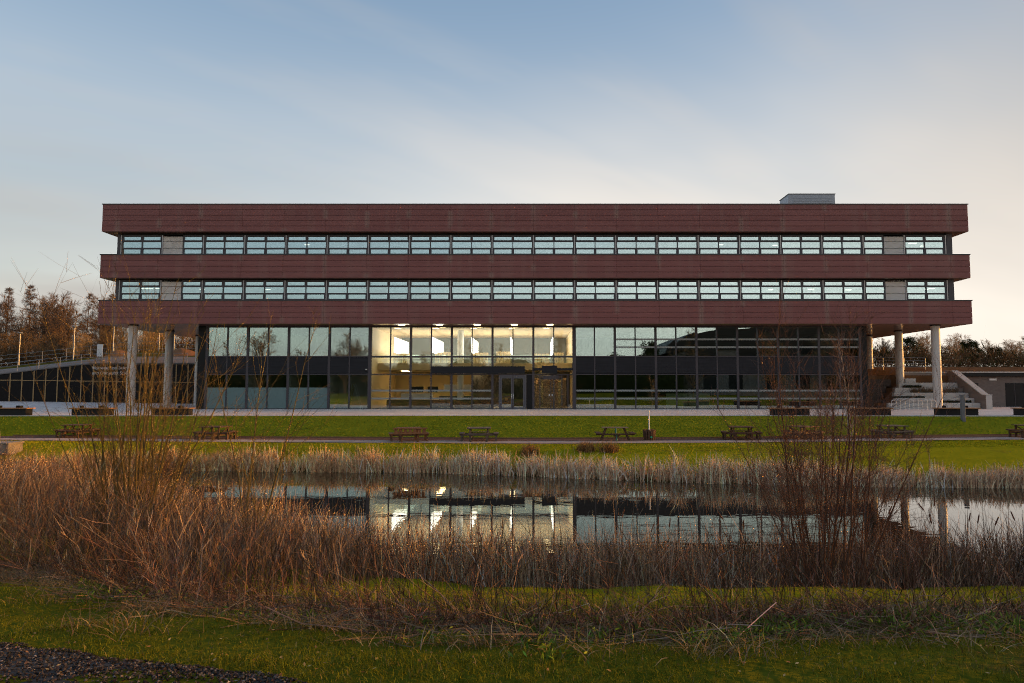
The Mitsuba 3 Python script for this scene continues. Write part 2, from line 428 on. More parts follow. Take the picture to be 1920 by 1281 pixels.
sx = np.arange(-85, 85.1, 1.0)
wob = lambda X, a=0.12, s=0: (meshkit.noise(np.stack([X * 0.8, X * 0 + s, X * 0], -1), 5) - 0.5) * 2 * a
structure('footpath', strip(np.arange(-85, 85.1, 0.5), lambda X: path_line(X) + wob(X), lambda X: path_line(X) + 1.75 + wob(X, 0.1, 4), 6, 0.03), 'm_path', 'pinkish grey gravel footpath running along the foot of the lawn')
structure('mulch_bed', strip(np.arange(-34, 60.1, 0.5), lambda X: path_line(X) + 1.70 + wob(X, 0.15, 9), lambda X: path_line(X) + 3.5 + wob(X, 0.08, 2), 6, 0.018), 'm_mulch', 'strip of dark bark mulch between footpath and lawn')
structure('plaza', strip(np.concatenate([np.arange(-95, 95.1, 1.0)]), lambda X: plaza_edge(X) + 0.02, lambda X: np.where(X < -29.7, WALL_Y + 0.1, np.where(X > 40.9, 74.0, np.where(X > 29.7, 66.0, 62.0))), 33, 0.006), 'm_paving', 'pale paved terrace in front of the building')
e = MB()
for x0 in np.arange(-90, 90, 3.0):
    e.box(x0 + 0.01, x0 + 2.99, 46.2, 46.32, float(ground_z(x0 + 1.5, 46.3)) - 0.12, float(ground_z(x0 + 1.5, 46.31)) + 0.012)
structure('plaza_kerb', e.mesh(), 'm_concrete', 'concrete kerb along the front edge of the paved terrace')
e = MB()
for x0 in np.arange(-33, 58, 2.0):
    a, b = x0, x0 + 1.98
    ya, yb = float(path_line(a)) + 3.55, float(path_line(b)) + 3.55
    e.bar([a, ya, float(ground_z(a, ya)) + 0.02], [b, yb, float(ground_z(b, yb)) + 0.02], 0.06, 0.16)
structure('lawn_edging', e.mesh(), 'm_edge_timber', 'low timber edging between bark mulch and lawn')

# ------------------------------------------------------------------ the building
B = thing('academic_building', 'long university building with three dark red cladding bands over a glazed base', 'building')
FX0, FX1 = -37.55, 37.87
FY, WY, GY = 58.6, 59.25, 60.5          # planes: cladding front, ribbon windows, ground floor glazing
BACK = 80.0
bands = [(15.46, 17.84, 5, 'topmost dark red cladding band under the roof edge'), (11.39, 13.40, 4, 'middle dark red cladding band between the window rows'), (7.40, 9.39, 4, 'lowest dark red cladding band over the glazed base')]
for z0, z1, rows, lab in bands:
    k = part(B, 'cladding_band', MB().box(FX0 + 0.06, FX1 - 0.06, FY + 0.06, BACK, z0 + 0.03, z1 - 0.02).mesh(), 'm_clad_back', lab)
    joints = [FX0] + [n * M for n in range(-10, 11)] + [FX1]
    h = (z1 - z0) / rows
    rr = np.random.default_rng(int(z0 * 10))
    for r in range(rows):
        for a, b in zip(joints[:-1], joints[1:]):
            o = rr.uniform(0, 0.008)
            part(k, 'panel', MB().cbox(a + 0.006 * (a > FX0), b - 0.006 * (b < FX1), FY - o, FY + 0.05, z0 + r * h + 0.012 * (r > 0), z0 + (r + 1) * h - 0.012 * (r < rows - 1), 0.012).mesh(), 'm_clad')
    sd = MB()
    for r in range(rows):
        for s, xx in ((0, FX0), (1, FX1)):
            for yy in np.arange(FY + 0.06, BACK - 1, 3.62):
                sd.box(xx if s == 0 else xx - 0.05, xx + 0.05 if s == 0 else xx, yy + 0.012, yy + 3.60, z0 + r * h + 0.012, z0 + (r + 1) * h - 0.012)
    part(k, 'end_panels', sd.mesh(), 'm_clad', kind='stuff')
    part(k, 'coping', box(FX0 - 0.05, FX1 + 0.05, FY - 0.06, BACK, z1 - 0.018, z1 + 0.06), 'm_cap')
    part(k, 'soffit', box(FX0 + 0.02, FX1 - 0.02, FY + 0.052, BACK - 0.01, z0 - 0.02, z0 + 0.028), 'm_soffit')

rng = np.random.default_rng(11)


def pane(x0, x1, y, z0, z1, tilt=0.0025):
    t = rng.normal(0, tilt, 2)
    w, h = (x1 - x0) / 2, (z1 - z0) / 2
    v = [[x0, y - t[0] * w - t[1] * h, z0], [x1, y + t[0] * w - t[1] * h, z0], [x1, y + t[0] * w + t[1] * h, z1], [x0, y - t[0] * w + t[1] * h, z1]]
    return np.array(v), np.array([[0, 1, 2], [0, 2, 3]])


# upper floors: ribbons of windows
for fl, (zs, ztop) in enumerate(((13.46, 15.46), (9.45, 11.39))):
    base = zs + (0.06 if fl == 0 else 0.07)
    # frame levels: sill, lower sash, transom, fixed light, transom, vent, head
    L = [base, base + 0.12, base + 0.50, base + 0.67, base + 1.14, base + 1.31, base + 1.62, base + 1.76]
    for n in range(-20, 20):
        x0, x1 = n * M / 2, (n + 1) * M / 2
        xa, xb = (x0 + 0.09, x1) if n % 2 == 0 else (x0, x1 - 0.09)
        if n in (-18, 17):
            k = part(B, 'infill_panel', MB().cbox(x0 + 0.05, x1 - 0.05, WY + 0.02, WY + 0.1, L[0], L[2] + 0.07, 0.01).cbox(x0 + 0.05, x1 - 0.05, WY + 0.02, WY + 0.1, L[2] + 0.11, L[4] + 0.05, 0.01).cbox(x0 + 0.05, x1 - 0.05, WY + 0.02, WY + 0.1, L[4] + 0.09, L[6], 0.01).mesh(), 'm_infill', 'plain beige infill panel among the windows')
            continue
        k = uniq(f'{B}__window')
        f = MB()
        ja = 0.06                                        # outer jambs; the light between twin windows is slim
        f.box(xa, xb, WY, WY + 0.12, L[0], L[1]).box(xa, xb, WY, WY + 0.12, L[2], L[3] - 0.04).box(xa, xb, WY, WY + 0.12, L[4] + 0.03, L[5]).box(xa, xb, WY, WY + 0.12, L[6], L[7])
        thick = 0.11
        for (u, v_) in ((L[1], L[2]), (L[5], L[6])):
            f.box(xa, xa + thick, WY + 0.002, WY + 0.118, u, v_).box(xb - thick, xb, WY + 0.002, WY + 0.118, u, v_)
        f.box(xa, xa + 0.035, WY + 0.002, WY + 0.118, L[3] - 0.04, L[4] + 0.03).box(xb - 0.035, xb, WY + 0.002, WY + 0.118, L[3] - 0.04, L[4] + 0.03)
        shape(k + '__frame', f.mesh(), 'm_frame')
        part(k, 'pane', pane(xa + thick, xb - thick, WY + 0.07, L[1], L[2]), 'g_ribbon')
        part(k, 'pane', pane(xa + 0.035, xb - 0.035, WY + 0.09, L[3] - 0.04, L[4] + 0.03), 'g_ribbon')
        part(k, 'pane', pane(xa + thick, xb - thick, WY + 0.07, L[5], L[6]), 'g_ribbon')
        if rng.random() < 0.22:
            part(k, 'blind', box(xa + 0.05, xb - 0.05, WY + 0.18, WY + 0.20, float(rng.choice([L[1], L[3], L[4], L[3] + 0.2])), L[6]), 'm_blind')
    for n in range(-10, 11):
        x = n * M
        part(B, 'mullion', MB().box(x - 0.035, x + 0.035, WY - 0.03, WY + 0.02, L[0], L[7]).mesh(), 'm_silver')
        part(B, 'mullion_post', MB().box(x - 0.085, x + 0.085, WY + 0.022, WY + 0.2, L[0], L[7]).mesh(), 'm_frame')
    part(B, 'lintel', box(-36.5, 36.8, WY + 0.01, WY + 0.3, L[7] + 0.002, ztop - 0.022), 'm_dark')
    part(B, 'sill_rail', box(-36.5, 36.8, WY - 0.02, WY + 0.3, zs, L[0] - 0.002), 'm_frame')
    part(B, 'end_wall', box(-36.55, -36.30, WY + 0.005, 78, zs, ztop - 0.022), 'm_frame')
    part(B, 'end_wall', box(36.30, 36.80, WY + 0.005, 78, zs, ztop - 0.022), 'm_frame')
    part(B, 'office_wall', box(-36.2, 36.2, 65.0, 65.2, zs, ztop - 0.022), 'm_white_inside')
    for n in range(-9, 10):
        if n % 2:
            part(B, 'office_partition', box(n * M - 0.05, n * M + 0.05, WY + 0.35, 64.98, zs, ztop - 0.022), 'm_white_inside')
    zz = ztop - 0.05
    for x, w, y in {0: [(-35.2, 0.5, 61.5), (-34.3, 0.7, 60.6), (-33.3, 0.7, 60.4), (34.0, 0.7, 60.4), (35.4, 0.4, 60.7), (35.6, 0.4, 61.6), (-20.5, 0.4, 61), (17.0, 0.4, 61), (22.0, 0.4, 61.3)],
                    1: [(-34.6, 1.0, 60.6), (-33.4, 0.8, 60.5), (-29.6, 0.9, 61.0), (-26.3, 0.4, 61.0), (-24.0, 0.4, 61.2), (34.0, 1.1, 60.5), (35.4, 0.4, 61.0), (35.7, 0.5, 60.6), (31.5, 0.7, 61.0), (21.5, 0.4, 61.3), (25.0, 0.5, 61.0), (28.6, 0.5, 61.4)]}[fl]:
        part(B, 'office_light', box(x - w / 2, x + w / 2, y, y + 0.18, zz - 0.62, zz - 0.57), 'm_white', emitter=lamp((2.2, 2.0, 1.6)))

# ground floor: two storeys of glazing
H = M / 2
ENT = range(-8, 2)                                       # entrance bays
for n in range(-16, 16):
    x0, x1 = n * H + 0.05, (n + 1) * H - 0.05
    ent = n in ENT
    g = 'g_entrance' if ent else 'g_ground'
    k = uniq(f'{B}__glazing_bay')
    f = MB()
    for za, zb in ((0.0, 0.07), (3.02, 3.10), (4.55, 4.70) if ent else (4.60, 4.70), (7.24, 7.36)):
        f.box(x0, x1, GY - 0.02, GY + 0.12, za, zb)
    shape(k + '__frame', f.mesh(), 'm_frame')
    if not (ent and n >= 0) and n != -2 and n != -1:
        part(k, 'pane', pane(x0, x1, GY + 0.04, 0.07, 3.02), g)
    part(k, 'pane', pane(x0, x1, GY + 0.04, 4.70, 7.24), g)
    if ent:
        part(k, 'pane', pane(x0, x1, GY + 0.04, 3.10, 4.55), g)
    else:
        part(k, 'spandrel', MB().cbox(x0 - 0.03, x1 + 0.03, GY - 0.05, GY + 0.02, 3.12, 4.58, 0.01).mesh(), 'm_spandrel')
    if n < -8:
        if n not in (-10, -9):
            part(k, 'frosted_film', box(x0, x1, GY + 0.012, GY + 0.016, 0.072, 1.90), 'm_frost', 'frosted lower half of the pane')
    else:
        for zc in (0.92, 1.62):
            s = MB()
            cells = 12
            for c in range(cells):
                a = x0 + (x1 - x0) * c / cells
                w = (x1 - x0) / cells
                v = [[a, GY + 0.03, zc + 0.09], [a + w, GY + 0.03, zc + 0.09], [a + w, GY + 0.03, zc - 0.03], [a + w * 0.5, GY + 0.03, zc - 0.09], [a, GY + 0.03, zc - 0.03]]
                s.add(v, [[0, 4, 1], [4, 2, 1], [4, 3, 2]])
            if not (n in (-2, -1, 0, 1)):
                part(k, 'glass_marking', s.mesh(), 'm_strip')
            if n >= 4:
                v, ff = s.mesh()
                part(k, 'glass_marking', (v + [0, 0, 4.55], ff), 'm_strip')
for n in range(-16, 17):
    w = 0.10 if n % 2 == 0 else 0.05
    if n in (-8, 2):
        w = 0.16
    part(B, 'glazing_mullion', box(n * H - w, n * H + w, GY - 0.06, GY - 0.022, 0.0, 7.36) if n % 2 == 0 else box(n * H - w, n * H + w, GY - 0.06, GY + 0.1, 0.0, 7.36), 'm_frame')
part(B, 'corner_post', box(-29.75, -16 * H - 0.12, GY - 0.04, GY + 0.4, 0, 7.36), 'm_dark')
part(B, 'corner_post', box(16 * H + 0.12, 29.6, GY - 0.04, GY + 0.4, 0, 7.36), 'm_dark')
part(B, 'base_end_wall', box(-29.7, -29.4, GY + 0.42, 79.5, 0, 7.376), 'm_spandrel')
part(B, 'base_end_wall', box(29.3, 29.55, GY + 0.42, 79.5, 0, 7.376), 'm_spandrel')
part(B, 'base_head', box(-29.7, 29.55, GY + 0.0, GY + 0.3, 7.362, 7.378), 'm_dark')
# interior shell
EX0, EX1 = -8 * H, 2 * H
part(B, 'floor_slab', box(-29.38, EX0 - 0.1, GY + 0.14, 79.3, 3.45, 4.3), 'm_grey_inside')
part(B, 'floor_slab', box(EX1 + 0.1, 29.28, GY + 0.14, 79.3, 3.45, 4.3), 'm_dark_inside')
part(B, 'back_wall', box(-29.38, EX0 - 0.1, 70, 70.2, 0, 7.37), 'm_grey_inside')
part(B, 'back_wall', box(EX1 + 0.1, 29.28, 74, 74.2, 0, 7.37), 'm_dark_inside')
part(B, 'interior_floor', box(-29.38, 29.28, GY + 0.14, 79.3, 0.004, 0.03), 'm_grey_inside')
for x in (-25.4, -21.7, -18.1):
    part(B, 'room_partition', box(x - 0.06, x + 0.06, GY + 0.2, 69.9, 0.032, 3.44), 'm_white_inside')
part(B, 'room_partition', box(-18.0, EX0 - 0.12, 63.4, 63.5, 0.032, 3.44), 'm_white_inside')
part(B, 'hall_side_wall', box(EX0 - 0.098, EX0 - 0.02, GY + 0.16, 79.0, 0.032, 7.37), 'm_tan_wall')
part(B, 'hall_side_wall', box(EX1 + 0.02, EX1 + 0.098, GY + 0.16, 79.0, 0.032, 7.37), 'm_tan_wall')
part(B, 'hall_back_wall', box(EX0, EX1, 75.0, 75.2, 4.2, 7.355), 'm_teal_wall')
part(B, 'hall_ceiling', box(EX0, EX1, GY + 0.32, 74.9, 7.362, 7.376), 'm_tan_wall')
part(B, 'hall_back_wall', box(EX0, EX1, 72.0, 72.2, 0.032, 3.5), 'm_tan_wall')
part(B, 'hall_dark_wall', box(-6.0, EX1 - 0.03, 67.0, 67.2, 0.032, 3.45), 'm_dark_inside')
part(B, 'gallery_floor', box(EX0 + 0.01, EX1 - 0.01, 63.6, 74.9, 3.55, 4.18), 'm_tan_wall', 'tan gallery edge crossing the entrance hall')
part(B, 'gallery_balustrade', box(EX0 + 0.01, EX1 - 0.01, 63.62, 63.66, 4.2, 4.95), 'g_entrance')
part(B, 'hall_column', MB().cyl([-6.95, 65.2, 0.032], [-6.95, 65.2, 7.37], 0.3, n=16).mesh(), 'm_white_inside', smooth=30)
part(B, 'bulkhead', box(-9.0, -0.75, GY - 0.24, GY - 0.064, 3.12, 3.78), 'm_spandrel', 'long black bulkhead above the entrance glass')
part(B, 'low_screen', box(-13.2, -3.8, 61.6, 61.75, 0.032, 0.80), 'm_dark', 'low dark screen wall inside the entrance')
desk = part(B, 'reception_desk', MB().box(-9.0, -5.6, 65.4, 66.2, 0.032, 1.10).mesh(), 'm_dark_inside')
part(desk, 'counter_front', box(-12.6, -9.6, 65.2, 65.6, 0.9, 1.35), 'm_white_inside')
part(desk, 'display_screen', box(-11.8, -10.6, 66.0, 66.06, 1.45, 2.0), 'm_dark')
part(desk, 'display_screen', box(-10.2, -9.2, 66.0, 66.06, 1.45, 2.0), 'm_dark')
part(desk, 'fascia', box(-8.6, -5.9, 65.8, 65.9, 1.6, 2.2), 'm_white_inside')
for x, w, z1 in ((-13.6, 1.6, 5.25), (-9.6, 1.5, 5.35), (-6.0, 1.6, 5.3), (-3.6, 1.4, 5.4), (0.0, 1.6, 5.2), (2.0, 1.0, 5.3)):
    c = MB()
    for i in range(4):
        c.box(x + i * w / 4, x + (i + 1) * w / 4 - 0.04, 66.5, 67.0, 4.182, z1)
    part(B, 'gallery_locker', c.mesh(), 'm_tan_wall')
for x in (-13.05, -9.43, -5.8, -2.12, 1.85):
    part(B, 'light_panel', box(x - 0.04, x + 0.04, 64.0, 71.2, 5.18, 6.62), 'm_white', 'bright white glowing light panel hung in the entrance hall', emitter=lamp((1.7, 1.62, 1.42)))
for x in (-11.5, -8.2, -4.9, -1.65, 1.45):
    part(B, 'soffit_light', MB().cyl([x, 59.35, 7.345], [x, 59.35, 7.378], 0.30, n=20).mesh(), 'm_white', emitter=lamp((3.0, 2.1, 1.0)))
for x in (-12.5, -9, -5.5, -2, 1.2):
    for y in (62.3, 68.5, 70.5):
        part(B, 'ceiling_light', box(x - 0.25, x + 0.25, y, y + 0.9, 7.33, 7.36) if y < 63 else box(x - 0.25, x + 0.25, y - 2.5, y - 1.6, 3.50, 3.53), 'm_white', emitter=lamp((1.3, 0.90, 0.42) if y < 63 else (7.5, 5.2, 2.4)))
# doors
d = part(B, 'double_door', MB().box(-3.05, -2.90, GY - 0.05, GY + 0.1, 0, 3.015).box(-0.78, -0.63, GY - 0.05, GY + 0.1, 0, 3.015).box(-2.90, -0.78, GY - 0.05, GY + 0.1, 2.86, 3.015).mesh(), 'm_frame', 'grey framed double glass door of the entrance')
scene[d]['bsdf'] = {'type': 'ref', 'id': 'm_doorgrey'}
mat('m_doorgrey', princ((0.10, 0.10, 0.12), 0.4))
for a, b in ((-2.885, -1.85), (-1.83, -0.795)):
    lf = part(d, 'door_leaf', MB().box(a, a + 0.12, GY - 0.03, GY + 0.05, 0.02, 2.85).box(b - 0.12, b, GY - 0.03, GY + 0.05, 0.02, 2.85).box(a + 0.12, b - 0.12, GY - 0.03, GY + 0.05, 0.02, 0.17).box(a + 0.12, b - 0.12, GY - 0.03, GY + 0.05, 2.72, 2.85).mesh(), 'm_doorgrey')
    part(d, 'door_pane', pane(a + 0.12, b - 0.12, GY + 0.01, 0.17, 2.72), 'g_ground')
    hx = -1.90 if a < -2 else -1.78
    part(d, 'door_handle', MB().bar([hx, GY - 0.12, 0.95], [hx, GY - 0.12, 1.35], 0.04).bar([hx, GY - 0.12, 0.96], [hx, GY - 0.03, 0.96], 0.03).bar([hx, GY - 0.12, 1.34], [hx, GY - 0.03, 1.34], 0.03).mesh(), 'm_white')
part(B, 'side_panel', box(-0.60, -0.05, GY - 0.03, GY + 0.05, 0.0, 3.015), 'm_dark')
part(B, 'glazing_pane', pane(-3 * H + H + 0.06, -3.06, GY + 0.03, 0.07, 3.015), 'g_entrance')
rv = part(B, 'revolving_door', MB().cyl([1.55, GY + 0.75, 2.62], [1.55, GY + 0.75, 2.98], 1.0, n=32).mesh(), 'm_frame', 'round revolving door with timber slats behind', smooth=30)
for x in (0.06, 0.58, 2.52, 3.05):
    part(rv, 'door_post', box(x - 0.04, x + 0.04, GY - 0.03, GY + 0.06, 0.0, 3.015), 'm_frame')
part(rv, 'door_post', box(1.52, 1.58, GY + 0.1, GY + 0.16, 0.0, 2.62), 'm_frame')
for a0, a1 in ((math.pi * 0.75, math.pi * 1.25), (-math.pi * 0.25, math.pi * 0.25)):
    c = MB()
    an = np.linspace(a0, a1, 9)
    for p_, q_ in zip(an[:-1], an[1:]):
        c.add([[1.55 + 0.98 * math.cos(p_), GY + 0.75 + 0.98 * math.sin(p_), 0.03], [1.55 + 0.98 * math.cos(q_), GY + 0.75 + 0.98 * math.sin(q_), 0.03], [1.55 + 0.98 * math.cos(q_), GY + 0.75 + 0.98 * math.sin(q_), 2.62], [1.55 + 0.98 * math.cos(p_), GY + 0.75 + 0.98 * math.sin(p_), 2.62]], [[0, 1, 2], [0, 2, 3]])
    part(rv, 'drum_glass', c.mesh(), 'g_entrance', smooth=True)
for x in (1.42, 1.68):
    part(rv, 'push_plate', box(x - 0.05, x + 0.05, GY + 0.06, GY + 0.09, 1.15, 1.32), 'm_white')
c = MB()
for i in range(26):
    c.box(0.12, 3.0, 62.6, 62.66, 0.08 + i * 0.105, 0.14 + i * 0.105)
part(B, 'timber_screen', c.mesh(), 'm_oak', 'slatted timber screen inside the entrance', kind='stuff')
part(B, 'glazing_pane', pane(3.06, 3.56, GY + 0.03, 0.07, 3.015), 'g_entrance')
part(B, 'door_canopy', MB().box(0.75, 2.1, GY - 0.3, GY - 0.064, 3.12, 3.80).box(-0.05, 0.748, GY - 0.2, GY - 0.068, 3.42, 3.62).box(2.102, 3.5, GY - 0.2, GY - 0.068, 3.42, 3.62).mesh(), 'm_spandrel')
part(B, 'screen_light', box(0.95, 1.95, 61.7, 61.9, 3.38, 3.42), 'm_white', emitter=lamp((16.0, 10.5, 4.8)))
cam = thing('security_camera', 'small white dome camera beside the entrance glazing', 'camera')
part(cam, 'mount', box(-14.86, -14.70, GY - 0.2, GY - 0.055, 3.42, 3.54), 'm_white')
part(cam, 'dome', trimesh.creation.icosphere(2, 0.09).apply_translation([-14.78, GY - 0.2, 3.40]), 'm_dark', smooth=True)
# columns under the overhang
for s, X, nm in ((-1, -35.15, 'left'), (1, 35.3, 'right')):
    for i, y in enumerate((59.75, 65.8, 71.7)):
        ordn = ('front', 'middle', 'rear')[i]
        c = thing('round_column', f'{ordn} round concrete column under the {nm} overhang of the building', 'column', None)
        z0 = float(ground_z(X, y)) - 0.3 if i < 2 else float(ground_z(X, y)) - 0.3
        part(c, 'shaft', MB().cyl([X, y, z0], [X, y, 7.372], 0.36, n=28).mesh(), 'm_column', smooth=40)
        part(c, 'collar', MB().cyl([X, y, 7.30], [X, y, 7.376], 0.42, n=28).mesh(), 'm_dark', smooth=40)
# roof plant
rp = thing('rooftop_plant_box', 'pale grey metal plant enclosure with one sloping side on the roof', 'roof plant')
v = np.array([[24.1, 64, 17.85], [28.75, 64, 17.85], [28.75, 64, 20.3], [24.35, 64, 20.3], [24.1, 66.3, 17.85], [28.75, 66.3, 17.85], [28.75, 66.3, 20.3], [24.35, 66.3, 20.3]])
part(rp, 'casing', (v, np.array([[0, 1, 2], [0, 2, 3], [5, 4, 7], [5, 7, 6], [4, 0, 3], [4, 3, 7], [1, 5, 6], [1, 6, 2], [3, 2, 6], [3, 6, 7]])), 'm_roofbox')
lv_ = MB()
for i in range(9):
    lv_.box(24.75, 28.45, 63.965, 63.998, 18.1 + i * 0.22, 18.24 + i * 0.22)
part(rp, 'louvre', lv_.mesh(), 'm_roofbox', kind='stuff')
part(rp, 'top_trim', box(24.3, 28.8, 63.95, 66.35, 20.302, 20.36), 'm_cap')

# ------------------------------------------------------------------ left: glazed wall under the sloping walkway
W = thing('ramp_wall', 'long dark glazed wall with timber frames and white lettering left of the building', 'wall')
XS = [-61.0 - 1.35 * 12 + 1.35 * i for i in range(33)]
XS = [x for x in XS if x < -34.2]
for i, (a, b) in enumerate(zip(XS[:-1], XS[1:])):
    za, zb = float(wall_top(a)) - 0.12, float(wall_top(b)) - 0.12
    gz = float(ground_z(a, WALL_Y - 0.5)) - 0.05
    split = gz + 2.45
    for lo, top_a, top_b in ((gz, min(za, split - 0.04), min(zb, split - 0.04)), (split + 0.04, za, zb)):
        if min(top_a, top_b) - lo < 0.15:
            continue
        v = [[a + 0.06, WALL_Y - 0.02, lo], [b - 0.06, WALL_Y - 0.02, lo], [b - 0.06, WALL_Y - 0.02, top_b], [a + 0.06, WALL_Y - 0.02, top_a],
             [a + 0.06, WALL_Y + 0.1, lo], [b - 0.06, WALL_Y + 0.1, lo], [b - 0.06, WALL_Y + 0.1, top_b], [a + 0.06, WALL_Y + 0.1, top_a]]
        part(W, 'panel', (np.array(v), np.array([[0, 1, 2], [0, 2, 3], [4, 6, 5], [4, 7, 6], [3, 2, 6], [3, 6, 7], [0, 3, 7], [0, 7, 4], [1, 5, 6], [1, 6, 2]])), 'm_panel')
    part(W, 'timber_post', box(a - 0.055, a + 0.055, WALL_Y - 0.06, WALL_Y + 0.12, gz, za), 'm_oak')
    if za > split:
        part(W, 'timber_rail', box(a + 0.057, b - 0.057, WALL_Y - 0.05, WALL_Y + 0.1, split - 0.038, split + 0.038), 'm_oak')
mat('m_panel', princ((0.009, 0.007, 0.007), 0.5, specular=0.15))
cp = MB()
for a, b in zip(XS[:-1], XS[1:]):
    cp.bar([a, WALL_Y + 0.2, float(wall_top(a)) - 0.06], [b, WALL_Y + 0.2, float(wall_top(b)) - 0.06], 0.65, 0.11)
part(W, 'coping', cp.mesh(), 'm_walk')
for text, z in (('Mathematical Sciences', 4.00), ('and Computer Science', 3.42)):
    tm = meshkit.text_mesh(text, 0.33, 0.02)
    tm.apply_transform(trimesh.transformations.rotation_matrix(math.pi / 2, [1, 0, 0]))
    tm.apply_translation([-50.35, WALL_Y - 0.06, z])
    part(W, 'lettering', tm, 'm_white')

hw = grid_mesh(np.arange(-90, -36, 1.5), np.linspace(WALL_Y + 0.75, WALL_Y + 4.2, 4), lambda X, Y: ground_z(X, Y) + 0.03)
structure('sloping_walkway', hw, 'm_walk', 'grey walkway sloping down behind the glazed wall', smooth=40)


mat('m_walk', princ((0.17, 0.15, 0.14), 0.9))


def railing(name, label, pts, h, rails, gap, bsdf='m_galv', r=0.022, mesh_infill=False):
    k = thing(name, label, 'railing')
    pts = np.array(pts, float)
    seg = np.linalg.norm(np.diff(pts, axis=0), axis=1)
    cum = np.concatenate([[0], np.cumsum(seg)])
    n = max(2, int(cum[-1] / gap) + 1)
    ss = np.linspace(0, cum[-1], n)
    P = np.stack([np.interp(ss, cum, pts[:, i]) for i in range(3)], -1)
    for q in P:
        part(k, 'post', MB().cyl(q - [0, 0, 0.2], q + [0, 0, h], r * 1.3, n=6).mesh(), bsdf)
    for i in range(rails):
        z = h * (1 - i / rails)
        part(k, 'rail', tubes((P + [0, 0, z])[None], np.full((1, n), r), 6), bsdf)
    return k


def on_ground(xs_, y):
    xs_ = np.asarray(xs_, float)
    return [[x, y, float(ground_z(x, y))] for x in xs_]


railing('walkway_railing', 'grey tube railing along the near side of the sloping walkway', on_ground(np.arange(-84, -36, 4.0), WALL_Y + 0.9), 1.1, 3, 2.4)
railing('walkway_fence', 'taller grey railing on the far side of the walkway below the trees', on_ground(np.arange(-84, -28, 4.0), WALL_Y + 9), 1.5, 3, 3.0)


def lamp_post(x, y, h, label):
    z = float(ground_z(x, y)) - 0.2
    k = thing('lamp_post', label, 'lamp post', 'lamp posts along the walkway' if y > 70 else None)
    part(k, 'pole', MB().cyl([x, y, z], [x, y, z + h], 0.075, 0.05, 8).mesh(), 'm_galv', smooth=40)
    part(k, 'head', MB().cyl([x, y, z + h], [x, y, z + h + 0.12], 0.12, 0.32, 10).cyl([x, y, z + h + 0.12], [x, y, z + h + 0.2], 0.32, 0.28, 10).mesh(), 'm_galv', smooth=40)


for xi, yy, h, lab in ((35, 90, 4.4, 'leftmost grey lamp post in front of the trees'), (137, 86, 4.3, 'grey lamp post left of the white banner above the glazed wall'), (211, 92, 4.3, 'slim lamp post between white banner and front column'),
                       (297, 88, 4.2, 'lamp post seen between the front and middle left columns'), (325, 94, 4.2, 'lamp post just right of the middle left column')):
    lamp_post((xi - 1000) / 1280 * yy, yy, h, lab)
bn = thing('banner', 'small white upright banner on the walkway behind the glazed wall', 'banner')
bx, by = (186 - 1000) / 1280 * 82, 82.0
bz = float(ground_z(bx, by))
part(bn, 'cloth', box(bx - 0.35, bx + 0.35, by, by + 0.03, bz + 0.25, bz + 1.75), 'm_white')
part(bn, 'stand', MB().box(bx - 0.38, bx + 0.38, by - 0.08, by + 0.1, bz - 0.1, bz + 0.1).box(bx - 0.02, bx + 0.02, by + 0.035, by + 0.06, bz + 0.1, bz + 1.75).mesh(), 'm_galv')
for i, (xi, w, h) in enumerate(((222, 2.0, 0.7), (338, 2.8, 0.9))):
    yy = 84.0
    x = (xi - 1000) / 1280 * yy
    th = np.linspace(0, 2 * np.pi, 25)[:-1]
    k = thing('earth_mound', ('low' if i == 0 else 'larger') + ' heap of bare reddish earth behind the ' + ('front' if i == 0 else 'middle') + ' left column', 'earth heap', 'earth heaps on the hillside')
    V, F = [[x, yy, float(ground_z(x, yy)) + h]], []
    for r_, hh in ((0.35, 0.72), (0.7, 0.3), (1.0, -0.1)):
        for t_ in th:
            q = np.array([x + w * r_ * math.cos(t_), yy + 1.4 * r_ * math.sin(t_), 0])
            q[2] = float(ground_z(q[0], q[1])) + h * hh * (0.8 + 0.4 * float(meshkit.noise(np.array([q[0] * 2, q[1] * 2, 1.0]))))
            V.append(list(q))
    for r_ in range(2):
        for j in range(24):
            a, b = 1 + r_ * 24 + j, 1 + r_ * 24 + (j + 1) % 24
            F += [[a, a + 24, b + 24], [a, b + 24, b]]
    F += [[0, 1 + j, 1 + (j + 1) % 24] for j in range(24)]
    part(k, 'heap', (np.array(V), np.array(F)), 'm_earth', smooth=True)
mat('m_earth', {'type': 'diffuse', 'reflectance': proc(lambda p, n, uv: mix((0.20, 0.10, 0.05), (0.36, 0.20, 0.12), mikit.fbm(p.x * 3, p.y * 3, p.z * 4, 3)))})

# ------------------------------------------------------------------ right: terraces, ramp wall, low building
TS = thing('terrace_steps', 'stepped white concrete planter terraces beside the right columns', 'steps')
X1 = 40.2
tiers = [(0.0, 0.52, 61.6, 31.9), (0.52, 0.96, 62.4, 33.0), (0.96, 1.42, 63.2, 33.3), (1.42, 1.88, 64.0, 33.8), (1.88, 2.36, 64.8, 34.6)]
for i, (z0, z1, y, xl) in enumerate(tiers):
    x = xl
    while x < X1 - 0.2:
        w = min(1.9, X1 - x)
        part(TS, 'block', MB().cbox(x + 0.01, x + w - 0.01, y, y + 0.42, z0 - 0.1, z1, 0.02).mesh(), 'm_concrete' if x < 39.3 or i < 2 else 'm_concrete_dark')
        x += w
    part(TS, 'tread', box(xl, X1, y + 0.422, 66.35, z0 - 0.1, z1 - 0.06), 'm_earth')
part(TS, 'block', MB().cbox(35.6, 36.6, 65.4, 65.8, 2.36, 2.78, 0.02).mesh(), 'm_concrete')
